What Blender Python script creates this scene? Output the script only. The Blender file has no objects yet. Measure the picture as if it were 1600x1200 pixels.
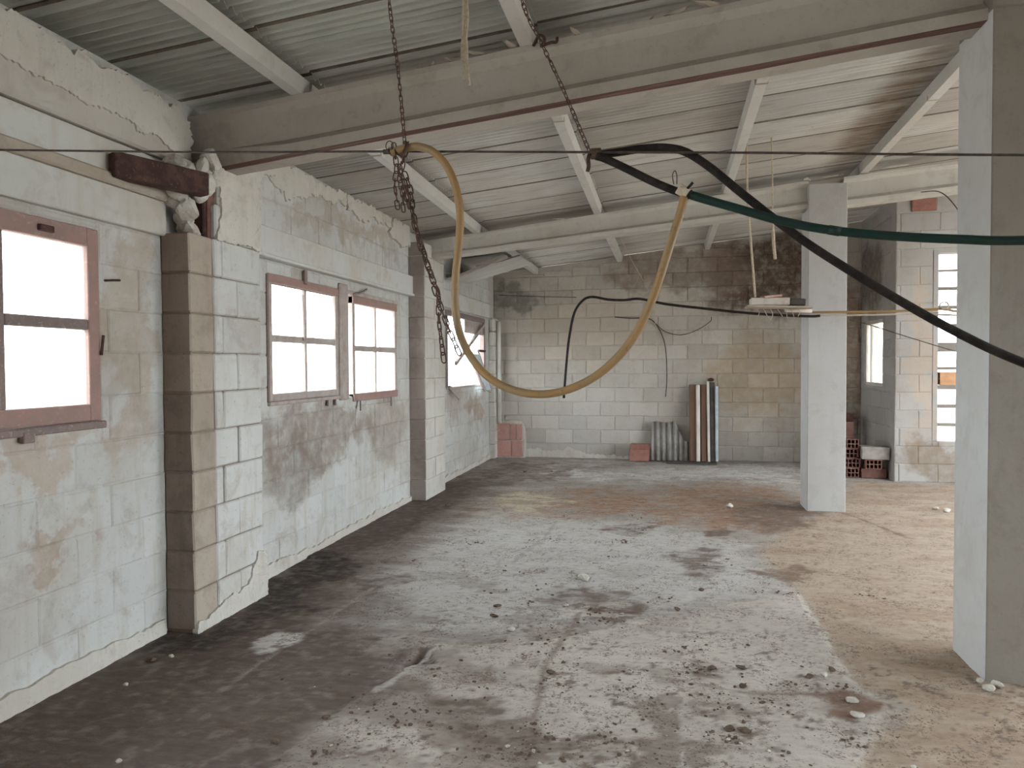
import bpy, bmesh, math, random
import numpy as np
from mathutils import Vector, Matrix

random.seed(7)
SC = bpy.context.scene
COL = SC.collection
R = math.radians

# ------------------------------------------------------------------ camera
CAM_H = 1.5
yaw, pitch, roll = R(12.14), R(-1.507), R(0.3)
Fv = Vector((-math.sin(yaw)*math.cos(pitch), math.cos(yaw)*math.cos(pitch), math.sin(pitch)))
Rv = Vector((math.cos(yaw), math.sin(yaw), 0))
Uv = Rv.cross(Fv)
R2 = Rv*math.cos(roll) - Uv*math.sin(roll)
U2 = Rv*math.sin(roll) + Uv*math.cos(roll)
cd = bpy.data.cameras.new('camera')
cd.sensor_width = 36.0
cd.lens = 1130/1600*36.0
cd.clip_start = 0.05
cam = bpy.data.objects.new('camera', cd)
M = Matrix((R2, U2, -Fv)).transposed().to_4x4()
M.translation = Vector((0, 0, CAM_H))
cam.matrix_world = M
COL.objects.link(cam)
SC.camera = cam

# ------------------------------------------------------------------ sky and exposure
world = bpy.data.worlds.new('overcast_sky')
SC.world = world
world.use_nodes = True
bg = world.node_tree.nodes['Background']
bg.inputs['Color'].default_value = (0.89, 0.955, 1.0, 1)
bg.inputs['Strength'].default_value = 11.5
SC.view_settings.view_transform = 'Standard'
SC.view_settings.look = 'None'
SC.view_settings.exposure = 0.22
SC.view_settings.gamma = 1.0
SC.view_settings.use_curve_mapping = False
SC.cycles.max_bounces = 14
SC.cycles.diffuse_bounces = 8
SC.cycles.transparent_max_bounces = 16
SC.cycles.sample_clamp_indirect = 12.0

# ------------------------------------------------------------------ materials
def srgb(r, g, b):
    f = lambda c: (c/255/12.92) if c/255 <= 0.04045 else ((c/255+0.055)/1.055)**2.4
    return (f(r), f(g), f(b))

class NT:
    """small helper around a node tree"""
    def __init__(s, mat):
        mat.use_nodes = True
        s.t = mat.node_tree
        s.t.nodes.clear()
    def n(s, typ, **kw):
        nd = s.t.nodes.new(typ)
        ins = kw.pop('ins', {})
        for k, v in kw.items():
            setattr(nd, k, v)
        for k, v in ins.items():
            s.put(nd.inputs[k], v)
        return nd
    def put(s, sock, v):
        if isinstance(v, bpy.types.NodeSocket):
            s.t.links.new(v, sock)
        elif isinstance(v, tuple) and len(v) == 3 and sock.type == 'RGBA':
            sock.default_value = (*v, 1)
        else:
            sock.default_value = v
    def math(s, op, a, b=0.0, clamp=False):
        m = s.n('ShaderNodeMath', operation=op, use_clamp=clamp)
        s.put(m.inputs[0], a); s.put(m.inputs[1], b)
        return m.outputs[0]
    def vmath(s, op, a, b=(0, 0, 0)):
        m = s.n('ShaderNodeVectorMath', operation=op)
        s.put(m.inputs[0], a); s.put(m.inputs[1], b)
        return m.outputs['Value'] if op in ('LENGTH', 'DOT_PRODUCT') else m.outputs[0]
    def mix(s, fac, a, b, blend='MIX'):
        m = s.n('ShaderNodeMix', data_type='RGBA', blend_type=blend)
        s.put(m.inputs[0], fac); s.put(m.inputs[6], a); s.put(m.inputs[7], b)
        return m.outputs[2]
    def noise(s, vec, scale, detail=4.0, rough=0.55, dist=0.0):
        m = s.n('ShaderNodeTexNoise', ins={'Scale': scale, 'Detail': detail, 'Roughness': rough, 'Distortion': dist})
        s.put(m.inputs['Vector'], vec)
        return m
    def ramp(s, fac, lo, hi, a=0.0, b=1.0):
        m = s.n('ShaderNodeMapRange', ins={'From Min': lo, 'From Max': hi, 'To Min': a, 'To Max': b})
        m.interpolation_type = 'SMOOTHSTEP'
        s.put(m.inputs['Value'], fac)
        return m.outputs[0]
    def scalevec(s, vec, sc):
        return s.vmath('MULTIPLY', vec, sc)
    def finish(s, color, rough=0.85, bump=None, strength=0.3, dist=0.02, metallic=0.0, spec=0.25):
        b = s.n('ShaderNodeBsdfPrincipled')
        s.put(b.inputs['Base Color'], color)
        s.put(b.inputs['Roughness'], rough)
        s.put(b.inputs['Metallic'], metallic)
        s.put(b.inputs['Specular IOR Level'], spec)
        if bump is not None:
            bp = s.n('ShaderNodeBump', ins={'Strength': strength, 'Distance': dist})
            s.put(bp.inputs['Height'], bump)
            s.t.links.new(bp.outputs[0], b.inputs['Normal'])
        o = s.n('ShaderNodeOutputMaterial')
        s.t.links.new(b.outputs[0], o.inputs[0])

def mat_masonry(name, base, stain, dirt, stain_amt=0.5, streak=0.5, tint=0.06, blobs=(), bump=0.35, seed=0.0, pit=0.5):
    """painted or bare concrete masonry: wash, vertical run-down streaks, patches of bare grey, pits; blobs are stains at fixed places"""
    m = bpy.data.materials.new(name)
    t = NT(m)
    geo = t.n('ShaderNodeNewGeometry')
    pos = t.vmath('ADD', geo.outputs['Position'], (seed, seed*0.7, seed*0.3))
    rnd = t.n('ShaderNodeObjectInfo').outputs['Random']
    n1 = t.noise(pos, 1.3, 5, 0.6).outputs['Fac']
    n2 = t.noise(t.scalevec(pos, (7.0, 7.0, 0.7)), 1.6, 5, 0.62).outputs['Fac']
    n3 = t.noise(pos, 9.0, 6, 0.65).outputs['Fac']
    n4 = t.noise(pos, 55.0, 3, 0.6).outputs['Fac']
    col = t.mix(t.ramp(n1, 0.42, 0.68, 0, stain_amt), base, stain)
    col = t.mix(t.ramp(n2, 0.5, 0.72, 0, streak), col, stain)
    col = t.mix(t.ramp(n3, 0.52, 0.75, 0, stain_amt*0.7), col, dirt)
    n5 = t.noise(t.vmath('ADD', pos, (31.0, 17.0, 5.0)), 3.6, 6, 0.68, 0.6).outputs['Fac']
    col = t.mix(t.ramp(n5, 0.53, 0.66, 0, stain_amt*0.75), col, t.mix(0.5, stain, dirt))
    if blobs:
        warp = t.noise(pos, 2.2, 5, 0.65).outputs['Color']
        warp = t.vmath('MULTIPLY', t.vmath('SUBTRACT', warp, (0.5, 0.5, 0.5)), (1.1, 1.1, 1.1))
        pw = t.vmath('ADD', geo.outputs['Position'], warp)
        for c, rad, colr, amt in blobs:
            d = t.vmath('LENGTH', t.vmath('DIVIDE', t.vmath('SUBTRACT', pw, c), rad))
            fac = t.ramp(d, 1.0, 0.55, 0, amt)
            fac = t.math('MULTIPLY', fac, t.ramp(n3, 0.3, 0.6, 0.55, 1.0))
            col = t.mix(fac, col, colr)
    # every block a little different
    hsv = t.n('ShaderNodeHueSaturation', ins={'Saturation': 1.0})
    t.put(hsv.inputs['Color'], col)
    t.put(hsv.inputs['Value'], t.math('ADD', 1.0 - tint, t.math('MULTIPLY', rnd, 2*tint)))
    col = hsv.outputs[0]
    col = t.mix(t.ramp(n4, 0.60, 0.74, 0, pit), col, dirt)
    hgt = t.math('ADD', t.math('MULTIPLY', n3, 0.6), t.math('MULTIPLY', n4, 0.5))
    t.finish(col, 0.92, hgt, bump, 0.012, spec=0.15)
    return m

def mat_plain(name, c1, c2, scale=12.0, rough=0.8, bump=0.2, metallic=0.0, stretch=(1, 1, 1), spec=0.25, lo=0.4, hi=0.65, c3=None, tint=0.0):
    m = bpy.data.materials.new(name)
    t = NT(m)
    geo = t.n('ShaderNodeNewGeometry')
    pos = t.scalevec(geo.outputs['Position'], stretch)
    n1 = t.noise(pos, scale, 6, 0.62).outputs['Fac']
    n2 = t.noise(pos, scale*5.3, 3, 0.6).outputs['Fac']
    col = t.mix(t.ramp(n1, lo, hi), c1, c2)
    if c3 is not None:
        col = t.mix(t.ramp(n2, 0.58, 0.72), col, c3)
    if tint:
        hsv = t.n('ShaderNodeHueSaturation')
        t.put(hsv.inputs['Color'], col)
        rnd = t.n('ShaderNodeObjectInfo').outputs['Random']
        t.put(hsv.inputs['Value'], t.math('ADD', 1.0 - tint, t.math('MULTIPLY', rnd, 2*tint)))
        col = hsv.outputs[0]
    t.finish(col, rough, t.math('ADD', n1, t.math('MULTIPLY', n2, 0.5)), bump, 0.008, metallic, spec)
    return m

def mat_glass(name, tintc, clear):
    m = bpy.data.materials.new(name)
    t = NT(m)
    geo = t.n('ShaderNodeNewGeometry')
    n1 = t.noise(geo.outputs['Position'], 14.0, 5, 0.65).outputs['Fac']
    tr = t.n('ShaderNodeBsdfTransparent', ins={'Color': tintc})
    tl = t.n('ShaderNodeBsdfTranslucent', ins={'Color': (0.8, 0.8, 0.78)})
    gl = t.n('ShaderNodeBsdfGlossy', ins={'Roughness': 0.08})
    a = t.n('ShaderNodeMixShader'); b = t.n('ShaderNodeMixShader')
    t.put(a.inputs[0], t.ramp(n1, 0.5, 0.75, 1 - clear, 1 - clear + 0.25))
    t.t.links.new(tr.outputs[0], a.inputs[1]); t.t.links.new(tl.outputs[0], a.inputs[2])
    b.inputs[0].default_value = 0.06
    t.t.links.new(a.outputs[0], b.inputs[1]); t.t.links.new(gl.outputs[0], b.inputs[2])
    o = t.n('ShaderNodeOutputMaterial')
    t.t.links.new(b.outputs[0], o.inputs[0])
    return m

WHITEWASH = (0.59, 0.60, 0.585)
TAN = (0.42, 0.34, 0.26)
BROWN = (0.16, 0.115, 0.085)
M_WALL_L = mat_masonry('limewashed_block', WHITEWASH, (0.44, 0.39, 0.33), (0.30, 0.265, 0.23), 0.55, 0.45, 0.05, blobs=[
    ((-2.8, 5.6, 0.95), (0.5, 1.4, 0.33), (0.27, 0.22, 0.18), 0.75),
    ((-2.8, 5.0, 0.75), (0.5, 0.6, 0.3), (0.22, 0.18, 0.15), 0.6),
    ((-2.8, 6.9, 0.85), (0.5, 0.7, 0.4), (0.30, 0.25, 0.20), 0.6),
    ((-2.8, 3.35, 1.7), (0.5, 0.22, 0.9), (0.42, 0.35, 0.27), 0.7),
    ((-2.8, 10.3, 0.85), (0.5, 0.7, 0.22), (0.36, 0.24, 0.16), 0.7),
    ((-2.8, 9.3, 1.0), (0.5, 0.5, 0.3), (0.40, 0.32, 0.26), 0.6),
    ((-2.8, 2.85, 0.72), (0.5, 0.25, 0.12), (0.36, 0.26, 0.18), 0.6),
    ((-2.8, 2.6, 1.15), (0.5, 0.8, 0.12), (0.45, 0.34, 0.25), 0.6),
    ((-2.8, 6.0, 2.75), (0.5, 1.6, 0.14), (0.42, 0.36, 0.29), 0.65),
])
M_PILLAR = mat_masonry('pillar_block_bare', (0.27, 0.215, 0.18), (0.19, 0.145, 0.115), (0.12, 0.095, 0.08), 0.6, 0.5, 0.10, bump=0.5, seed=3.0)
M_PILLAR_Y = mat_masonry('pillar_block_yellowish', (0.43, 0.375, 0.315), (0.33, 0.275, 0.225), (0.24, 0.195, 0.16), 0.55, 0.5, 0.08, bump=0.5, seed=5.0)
M_WALL_B = mat_masonry('bare_concrete_block', (0.465, 0.435, 0.39), (0.38, 0.325, 0.27), (0.26, 0.22, 0.18), 0.5, 0.3, 0.10, blobs=[
    ((-1.8, 11.6, 0.6), (1.8, 0.9, 0.8), (0.56, 0.54, 0.50), 0.6),
    ((1.3, 11.6, 1.3), (1.0, 0.9, 0.9), (0.36, 0.27, 0.18), 0.75),
    ((1.55, 11.6, 2.85), (1.25, 0.9, 0.85), (0.115, 0.08, 0.06), 1.0),
    ((0.1, 11.6, 2.95), (1.5, 0.9, 0.45), (0.22, 0.165, 0.13), 0.8),
    ((-2.5, 11.6, 2.55), (0.55, 0.9, 0.3), (0.17, 0.165, 0.14), 0.8),
    ((-1.2, 11.6, 2.0), (1.5, 0.9, 0.6), (0.45, 0.38, 0.31), 0.6),
    ((2.6, 11.6, 1.6), (0.5, 0.9, 1.4), (0.20, 0.14, 0.10), 0.85),
], bump=0.4, seed=1.0)
M_WALL_R = mat_masonry('limewashed_block_gable', (0.41, 0.395, 0.375), (0.345, 0.305, 0.265), (0.32, 0.27, 0.22), 0.45, 0.35, 0.06, blobs=[
    ((3.3, 9.95, 0.30), (0.55, 0.9, 0.35), (0.24, 0.19, 0.145), 0.85),
    ((2.81, 11.2, 2.7), (0.6, 0.9, 0.7), (0.17, 0.145, 0.12), 0.9),
    ((3.12, 9.95, 1.6), (0.18, 0.9, 1.5), (0.50, 0.38, 0.28), 0.5),
], bump=0.35, seed=2.0)
M_PLASTER = mat_masonry('flaking_lime_plaster', (0.62, 0.60, 0.55), (0.50, 0.45, 0.38), (0.30, 0.28, 0.25), 0.5, 0.3, 0.05, bump=0.6, seed=7.0)
M_LINTEL = mat_masonry('painted_concrete_lintel', (0.62, 0.63, 0.61), (0.52, 0.46, 0.38), (0.40, 0.33, 0.27), 0.5, 0.4, 0.03, bump=0.2, seed=9.0, pit=0.15)
M_LEDGE = mat_masonry('stained_lintel_ledge', (0.47, 0.42, 0.36), (0.40, 0.32, 0.24), (0.25, 0.21, 0.17), 0.5, 0.4, 0.03, bump=0.3, seed=10.0, pit=0.2)
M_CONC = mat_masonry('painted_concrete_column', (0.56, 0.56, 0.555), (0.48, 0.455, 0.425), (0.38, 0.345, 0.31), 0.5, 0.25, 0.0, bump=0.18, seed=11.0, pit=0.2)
M_CONC_F = mat_masonry('bare_concrete_column', (0.27, 0.245, 0.215), (0.22, 0.19, 0.16), (0.16, 0.135, 0.11), 0.45, 0.3, 0.0, bump=0.25, seed=12.0, pit=0.3)  # darker copy: shade on the near column's front put into the colour
M_BEAM = mat_masonry('beam_concrete', (0.46, 0.425, 0.38), (0.36, 0.315, 0.27), (0.24, 0.20, 0.17), 0.5, 0.2, 0.04, bump=0.25, seed=13.0, pit=0.25)
M_BEAM_B = mat_masonry('beam_concrete_far', (0.54, 0.52, 0.48), (0.44, 0.40, 0.35), (0.30, 0.26, 0.22), 0.45, 0.2, 0.04, bump=0.25, seed=14.0, pit=0.2)
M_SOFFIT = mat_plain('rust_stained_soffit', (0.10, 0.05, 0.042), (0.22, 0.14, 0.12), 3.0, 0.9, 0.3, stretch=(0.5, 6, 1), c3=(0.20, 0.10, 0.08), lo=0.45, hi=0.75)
M_PURLIN = mat_masonry('purlin_concrete', (0.60, 0.59, 0.56), (0.50, 0.47, 0.42), (0.36, 0.32, 0.28), 0.45, 0.2, 0.03, bump=0.2, seed=15.0, pit=0.2)
M_RUST = mat_plain('rusty_steel', (0.060, 0.034, 0.030), (0.105, 0.056, 0.046), 14, 0.85, 0.5, c3=(0.17, 0.10, 0.08))
M_CHAIN = mat_plain('rusty_chain_iron', (0.065, 0.042, 0.035), (0.16, 0.085, 0.06), 60, 0.7, 0.3, metallic=0.35)
M_PINKWOOD = mat_plain('red_lead_frame_paint', (0.38, 0.245, 0.22), (0.33, 0.235, 0.21), 10, 0.75, 0.4, stretch=(1, 1, 1), c3=(0.42, 0.33, 0.29))
M_PINKDARK = mat_plain('worn_frame_paint', (0.27, 0.205, 0.19), (0.22, 0.18, 0.17), 12, 0.75, 0.4, c3=(0.42, 0.34, 0.31))
M_GREYWOOD = mat_plain('weathered_grey_wood', (0.47, 0.42, 0.39), (0.40, 0.33, 0.30), 12, 0.8, 0.4, c3=(0.52, 0.48, 0.45))
M_GLASS = mat_glass('dusty_glass', (0.97, 0.98, 0.98), 0.93)
M_YHOSE = mat_plain('yellowed_hose', (0.30, 0.18, 0.075), (0.26, 0.175, 0.09), 9, 0.45, 0.15, spec=0.35, c3=(0.22, 0.14, 0.075))
M_BHOSE = mat_plain('black_rubber_hose', (0.016, 0.013, 0.012), (0.03, 0.024, 0.021), 20, 0.62, 0.15, spec=0.15)
M_GHOSE = mat_plain('dark_green_hose', (0.010, 0.034, 0.027), (0.015, 0.029, 0.025), 20, 0.5, 0.15, spec=0.22)
M_WIRE = mat_plain('dark_steel_wire', (0.06, 0.05, 0.045), (0.11, 0.085, 0.07), 30, 0.6, 0.1, metallic=0.3)
M_ROPE = mat_plain('pale_rope', (0.55, 0.47, 0.36), (0.42, 0.35, 0.26), 60, 0.95, 0.4)
M_REDBRICK = mat_plain('terracotta_brick', (0.33, 0.16, 0.125), (0.27, 0.13, 0.105), 12, 0.9, 0.4, c3=(0.40, 0.25, 0.21), tint=0.12)
M_PINKBRICK = mat_plain('dusty_terracotta', (0.54, 0.32, 0.285), (0.48, 0.27, 0.235), 8, 0.9, 0.3, c3=(0.58, 0.41, 0.37), tint=0.06)
M_DARKBRICK = mat_plain('sooty_brick', (0.17, 0.085, 0.07), (0.24, 0.13, 0.105), 12, 0.9, 0.4, tint=0.12)
M_GREYBLOCK = mat_plain('grey_concrete_block', (0.36, 0.33, 0.30), (0.28, 0.255, 0.23), 14, 0.95, 0.4)
M_BROWNMETAL = mat_plain('brown_coated_sheet', (0.18, 0.095, 0.058), (0.14, 0.078, 0.05), 5, 0.5, 0.1, stretch=(1, 1, 0.2), spec=0.4)
M_PALEMETAL = mat_plain('pale_coated_sheet', (0.68, 0.62, 0.57), (0.58, 0.53, 0.48), 5, 0.5, 0.1)
M_BLUEMETAL = mat_plain('pale_blue_sheet', (0.46, 0.51, 0.56), (0.36, 0.40, 0.45), 8, 0.5, 0.1)
M_DARKBOARD = mat_plain('dark_damp_board', (0.055, 0.05, 0.048), (0.09, 0.075, 0.065), 10, 0.8, 0.3)
M_STONE = mat_plain('pale_rubble', (0.58, 0.55, 0.50), (0.42, 0.38, 0.33), 30, 0.95, 0.5)
M_DIRT = mat_plain('dark_dirt_clod', (0.105, 0.075, 0.055), (0.17, 0.125, 0.09), 60, 0.95, 0.5)
M_EXT = mat_plain('outside_render', (0.62, 0.57, 0.52), (0.50, 0.44, 0.39), 4, 0.9, 0.2)
M_GROUND = mat_plain('outside_gravel', (0.46, 0.43, 0.38), (0.38, 0.35, 0.30), 3, 0.95, 0.3)
M_PLASTIC = mat_plain('torn_blue_plastic', (0.55, 0.70, 0.80), (0.75, 0.80, 0.83), 9, 0.4, 0.1)
M_LAMPWHITE = mat_plain('dirty_white_enamel', (0.60, 0.56, 0.50), (0.45, 0.37, 0.30), 10, 0.7, 0.2)

def mat_sheet(name):
    m = bpy.data.materials.new(name)
    t = NT(m)
    geo = t.n('ShaderNodeNewGeometry')
    pos = geo.outputs['Position']
    rnd = t.n('ShaderNodeObjectInfo').outputs['Random']
    n1 = t.noise(pos, 1.1, 5, 0.6).outputs['Fac']
    n2 = t.noise(t.scalevec(pos, (0.9, 13, 1)), 2.0, 5, 0.6).outputs['Fac']
    n3 = t.noise(pos, 30, 4, 0.6).outputs['Fac']
    sep = t.n('ShaderNodeSeparateXYZ'); t.put(sep.inputs[0], pos)
    # near bay painted darker grey-green for its weaker light, paler beyond the first beam
    near = t.ramp(sep.outputs['Y'], 3.6, 4.2, 0, 1)
    pale = t.mix(t.ramp(n1, 0.35, 0.65), (0.58, 0.575, 0.55), (0.50, 0.47, 0.43))
    pale = t.mix(t.ramp(rnd, 0.35, 0.7, 0, 0.75), pale, (0.40, 0.365, 0.325))
    pale = t.mix(t.ramp(rnd, 0.75, 0.95, 0, 0.6), pale, (0.50, 0.51, 0.50))
    moss = t.mix(t.ramp(n1, 0.35, 0.65), (0.43, 0.44, 0.40), (0.34, 0.345, 0.31))
    col = t.mix(near, moss, pale)
    col = t.mix(t.ramp(n2, 0.50, 0.68, 0, 0.4), col, (0.27, 0.235, 0.20))
    col = t.mix(t.ramp(n3, 0.6, 0.8, 0, 0.35), col, (0.25, 0.22, 0.19))
    d1 = t.vmath('LENGTH', t.vmath('DIVIDE', t.vmath('SUBTRACT', pos, (1.72, 6.6, 3.5)), (0.30, 2.2, 1.0)))
    col = t.mix(t.math('MULTIPLY', t.ramp(d1, 1.0, 0.3), t.ramp(n2, 0.3, 0.6, 0.3, 0.85)), col, (0.17, 0.12, 0.08))
    t.finish(col, 0.9, n3, 0.25, 0.006, spec=0.15)
    return m
M_SHEET = mat_sheet('fibre_cement_sheet')
M_LAP = mat_plain('grimy_sheet_edge', (0.13, 0.11, 0.09), (0.19, 0.16, 0.13), 9, 0.95, 0.3)  # dark strip painted as the shadow of the gap at sheet laps

# ------------------------------------------------------------------ mesh helpers
def link(name, me, mat=None, parent=None):
    o = bpy.data.objects.new(name, me)
    COL.objects.link(o)
    if mat is not None and len(me.materials) == 0:
        for m in (mat if isinstance(mat, (list, tuple)) else (mat,)):
            me.materials.append(m)
    if parent is not None:
        o.parent = parent
    return o

def from_bm(name, bm, mat=None, parent=None, smooth=False):
    me = bpy.data.meshes.new(name)
    bm.normal_update()
    bm.to_mesh(me)
    bm.free()
    if smooth:
        for p in me.polygons:
            p.use_smooth = True
    return link(name, me, mat, parent)

def tag(o, label, cat, group=None, kind=None):
    o['label'] = label
    o['category'] = cat
    if group: o['group'] = group
    if kind: o['kind'] = kind
    return o

def struct(o, label=None):
    o['kind'] = 'structure'
    if label: o['label'] = label
    return o

def empty(name, loc=(0, 0, 0), rz=0):
    o = bpy.data.objects.new(name, None)
    o.location = loc
    o.rotation_euler = (0, 0, rz)
    o.empty_display_size = 0.1
    COL.objects.link(o)
    return o

def bm_box(bm, lo, hi, bevel=0.0, mi=0):
    vs = [bm.verts.new((x, y, z)) for z in (lo[2], hi[2]) for y in (lo[1], hi[1]) for x in (lo[0], hi[0])]
    fs = []
    for q in ((0, 2, 3, 1), (4, 5, 7, 6), (0, 1, 5, 4), (2, 6, 7, 3), (1, 3, 7, 5), (0, 4, 6, 2)):
        f = bm.faces.new([vs[i] for i in q]); f.material_index = mi; fs.append(f)
    if bevel > 0:
        es = list({e for f in fs for e in f.edges})
        bmesh.ops.bevel(bm, geom=es, offset=bevel, segments=1, affect='EDGES')
    return vs

def box(name, lo, hi, mat, parent=None, bevel=0.004):
    bm = bmesh.new()
    bm_box(bm, lo, hi, bevel)
    return from_bm(name, bm, mat, parent)

def obox(name, p0, p1, w, h, mat, parent=None, bevel=0.003, up=Vector((0, 0, 1))):
    """a bar from p0 to p1, w wide (sideways) and h high"""
    p0, p1 = Vector(p0), Vector(p1)
    d = (p1-p0); L = d.length; d.normalize()
    s = d.cross(up)
    if s.length < 1e-4: s = Vector((1, 0, 0))
    s.normalize(); u = s.cross(d)
    bm = bmesh.new()
    bm_box(bm, (0, -w/2, -h/2), (L, w/2, h/2), bevel)
    me_m = Matrix((d, -s, u)).transposed().to_4x4(); me_m.translation = p0
    bm.transform(me_m)
    return from_bm(name, bm, mat, parent)

def catmull(pts, n):
    P = [np.array(p, float) for p in pts]
    P = [2*P[0]-P[1]] + P + [2*P[-1]-P[-2]]
    out = []
    for i in range(1, len(P)-2):
        for k in range(n):
            t = k/n
            a, b, c, d = P[i-1], P[i], P[i+1], P[i+2]
            out.append(0.5*((2*b)+(-a+c)*t+(2*a-5*b+4*c-d)*t*t+(-a+3*b-3*c+d)*t**3))
    out.append(P[-2])
    return out

def tube(name, pts, rad, mat, parent=None, sides=10, n=6, caps=True, wob=0.0):
    path = [Vector(p) for p in (catmull(pts, n) if n > 1 else pts)]
    bm = bmesh.new()
    t0 = (path[1]-path[0]).normalized()
    ref = Vector((0, 1, 0)) if abs(t0.y) < 0.9 else Vector((1, 0, 0))
    nrm = (ref - t0*ref.dot(t0)).normalized()
    rings = []
    for i, p in enumerate(path):
        t = (path[min(i+1, len(path)-1)] - path[max(i-1, 0)]).normalized()
        nrm = (nrm - t*nrm.dot(t)).normalized()
        b = t.cross(nrm)
        r = (rad(i/(len(path)-1)) if callable(rad) else rad)*(1+wob*math.sin(i*1.7))
        rings.append([bm.verts.new(p + nrm*math.cos(a)*r + b*math.sin(a)*r) for a in [2*math.pi*k/sides for k in range(sides)]])
    for r0, r1 in zip(rings, rings[1:]):
        for k in range(sides):
            bm.faces.new((r0[k], r0[(k+1) % sides], r1[(k+1) % sides], r1[k]))
    if caps:
        bm.faces.new(rings[0][::-1]); bm.faces.new(rings[-1])
    return from_bm(name, bm, mat, parent, smooth=True)

def rock(bm, c, r, seed, sq=(1, 1, 0.6), mi=0, sub=1):
    rr = random.Random(seed)
    g = bmesh.ops.create_icosphere(bm, subdivisions=sub, radius=1.0)
    dirs = [(Vector((rr.gauss(0, 1), rr.gauss(0, 1), rr.gauss(0, 1))).normalized(), rr.uniform(0.45, 0.95)) for _ in range(9)]
    if sub > 1:      # chip flat faces off a ball
        for v in g['verts']:
            n_ = v.co.normalized()
            for d_, h_ in dirs:
                k_ = n_.dot(d_)
                if k_ > 0 and v.co.length*k_ > h_: v.co = n_*(h_/k_)
    a = rr.random()*6.28
    ca, sa = math.cos(a), math.sin(a)
    for v in g['verts']:
        k = r*(0.7+0.6*rr.random() if sub == 1 else 1.0+0.08*rr.random())
        x, y, z = v.co.x*k*sq[0], v.co.y*k*sq[1], v.co.z*k*sq[2]
        v.co = Vector((c[0]+x*ca-y*sa, c[1]+x*sa+y*ca, c[2]+z))
    for f in {f for v in g['verts'] for f in v.link_faces}:
        f.material_index = mi

def ragged_patch(name, outline, plane, depth0, depth1, mat, parent=None, jag=0.02, seed=0, step=0.012):
    """a thin plaster layer with a broken outline; outline in (along, z); plane: 'x+' faces +x, 'y-' faces -y"""
    rr = random.Random(seed)
    pts = []
    n = len(outline)
    for i in range(n):
        a, b = Vector((*outline[i][:2], 0)), Vector((*outline[(i+1) % n][:2], 0))
        rag = outline[i][2] if len(outline[i]) > 2 else 1
        k = max(1, int((b-a).length/step))
        nv = Vector((b.y-a.y, a.x-b.x, 0)).normalized() if (b-a).length > 0 else Vector((0, 0, 0))
        w = 0.0
        for j in range(k):
            if j and rag:
                w = 0.86*w + rr.uniform(-jag, jag)*0.55
                if rr.random() < 0.05: w += rr.uniform(-1, 1)*jag*1.5
            p = a.lerp(b, j/k) + nv*(w*rag if j else 0)
            pts.append((p.x, p.y))
    bm = bmesh.new()
    def P(u, v, d):
        return (d, u, v) if plane == 'x+' else (u, d, v)
    back = [bm.verts.new(P(u, v, depth0)) for u, v in pts]
    front = [bm.verts.new(P(u, v, depth1 + rr.uniform(-0.003, 0.003))) for u, v in pts]
    m = len(pts)
    for i in range(m):
        bm.faces.new((back[i], back[(i+1) % m], front[(i+1) % m], front[i]))
    f = bm.faces.new(front)
    bm.faces.new(back[::-1])
    bmesh.ops.recalc_face_normals(bm, faces=bm.faces)
    bmesh.ops.triangulate(bm, faces=[f])
    return from_bm(name, bm, mat, parent)

# ---------- masonry: a mortar core with openings, and every block a proud piece in front of it
_blocks = {}
def block_mesh(w, h, d, gap, mat, var):
    key = (round(w, 2), round(h, 3), round(d, 3), round(gap, 4), mat.name, var)
    if key in _blocks: return _blocks[key]
    rr = random.Random(str(key))
    w2, h2 = w - gap, h - gap
    b = min(0.007, 0.25*h2, 0.25*w2)
    j = lambda a: rr.uniform(-a, a)
    x0, x1, z0, z1 = gap/2, gap/2+w2, gap/2, gap/2+h2
    ring = [(x0, z0), (x1, z0), (x1, z1), (x0, z1)]
    ring = [(x+j(0.003), z+j(0.003)) for x, z in ring]
    sg = [(1, 1), (-1, 1), (-1, -1), (1, -1)]
    v = [(x, 0.02, z) for x, z in ring]
    v += [(x, -(d-b*0.7), z) for x, z in ring]
    v += [(x+sx*b*rr.uniform(0.7, 1.7), -d+j(0.0015), z+sz*b*rr.uniform(0.7, 1.7)) for (x, z), (sx, sz) in zip(ring, sg)]
    f = [(8, 9, 10, 11)]
    for i in range(4):
        k = (i+1) % 4
        f += [(i, k, 4+k, 4+i), (4+i, 4+k, 8+k, 8+i)]
    me = bpy.data.meshes.new('block')
    me.from_pydata(v, [], f)
    me.materials.append(mat)
    _blocks[key] = me
    return me

def subtract(rect, holes):
    out = [rect]
    for hx0, hx1, hz0, hz1 in holes:
        nxt = []
        for x0, x1, z0, z1 in out:
            if hx1 <= x0 or hx0 >= x1 or hz1 <= z0 or hz0 >= z1:
                nxt.append((x0, x1, z0, z1)); continue
            if x0 < hx0: nxt.append((x0, hx0, z0, z1))
            if x1 > hx1: nxt.append((hx1, x1, z0, z1))
            a, b = max(x0, hx0), min(x1, hx1)
            if z0 < hz0: nxt.append((a, b, z0, hz0))
            if z1 > hz1: nxt.append((a, b, hz1, z1))
        out = nxt
    return out

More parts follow.
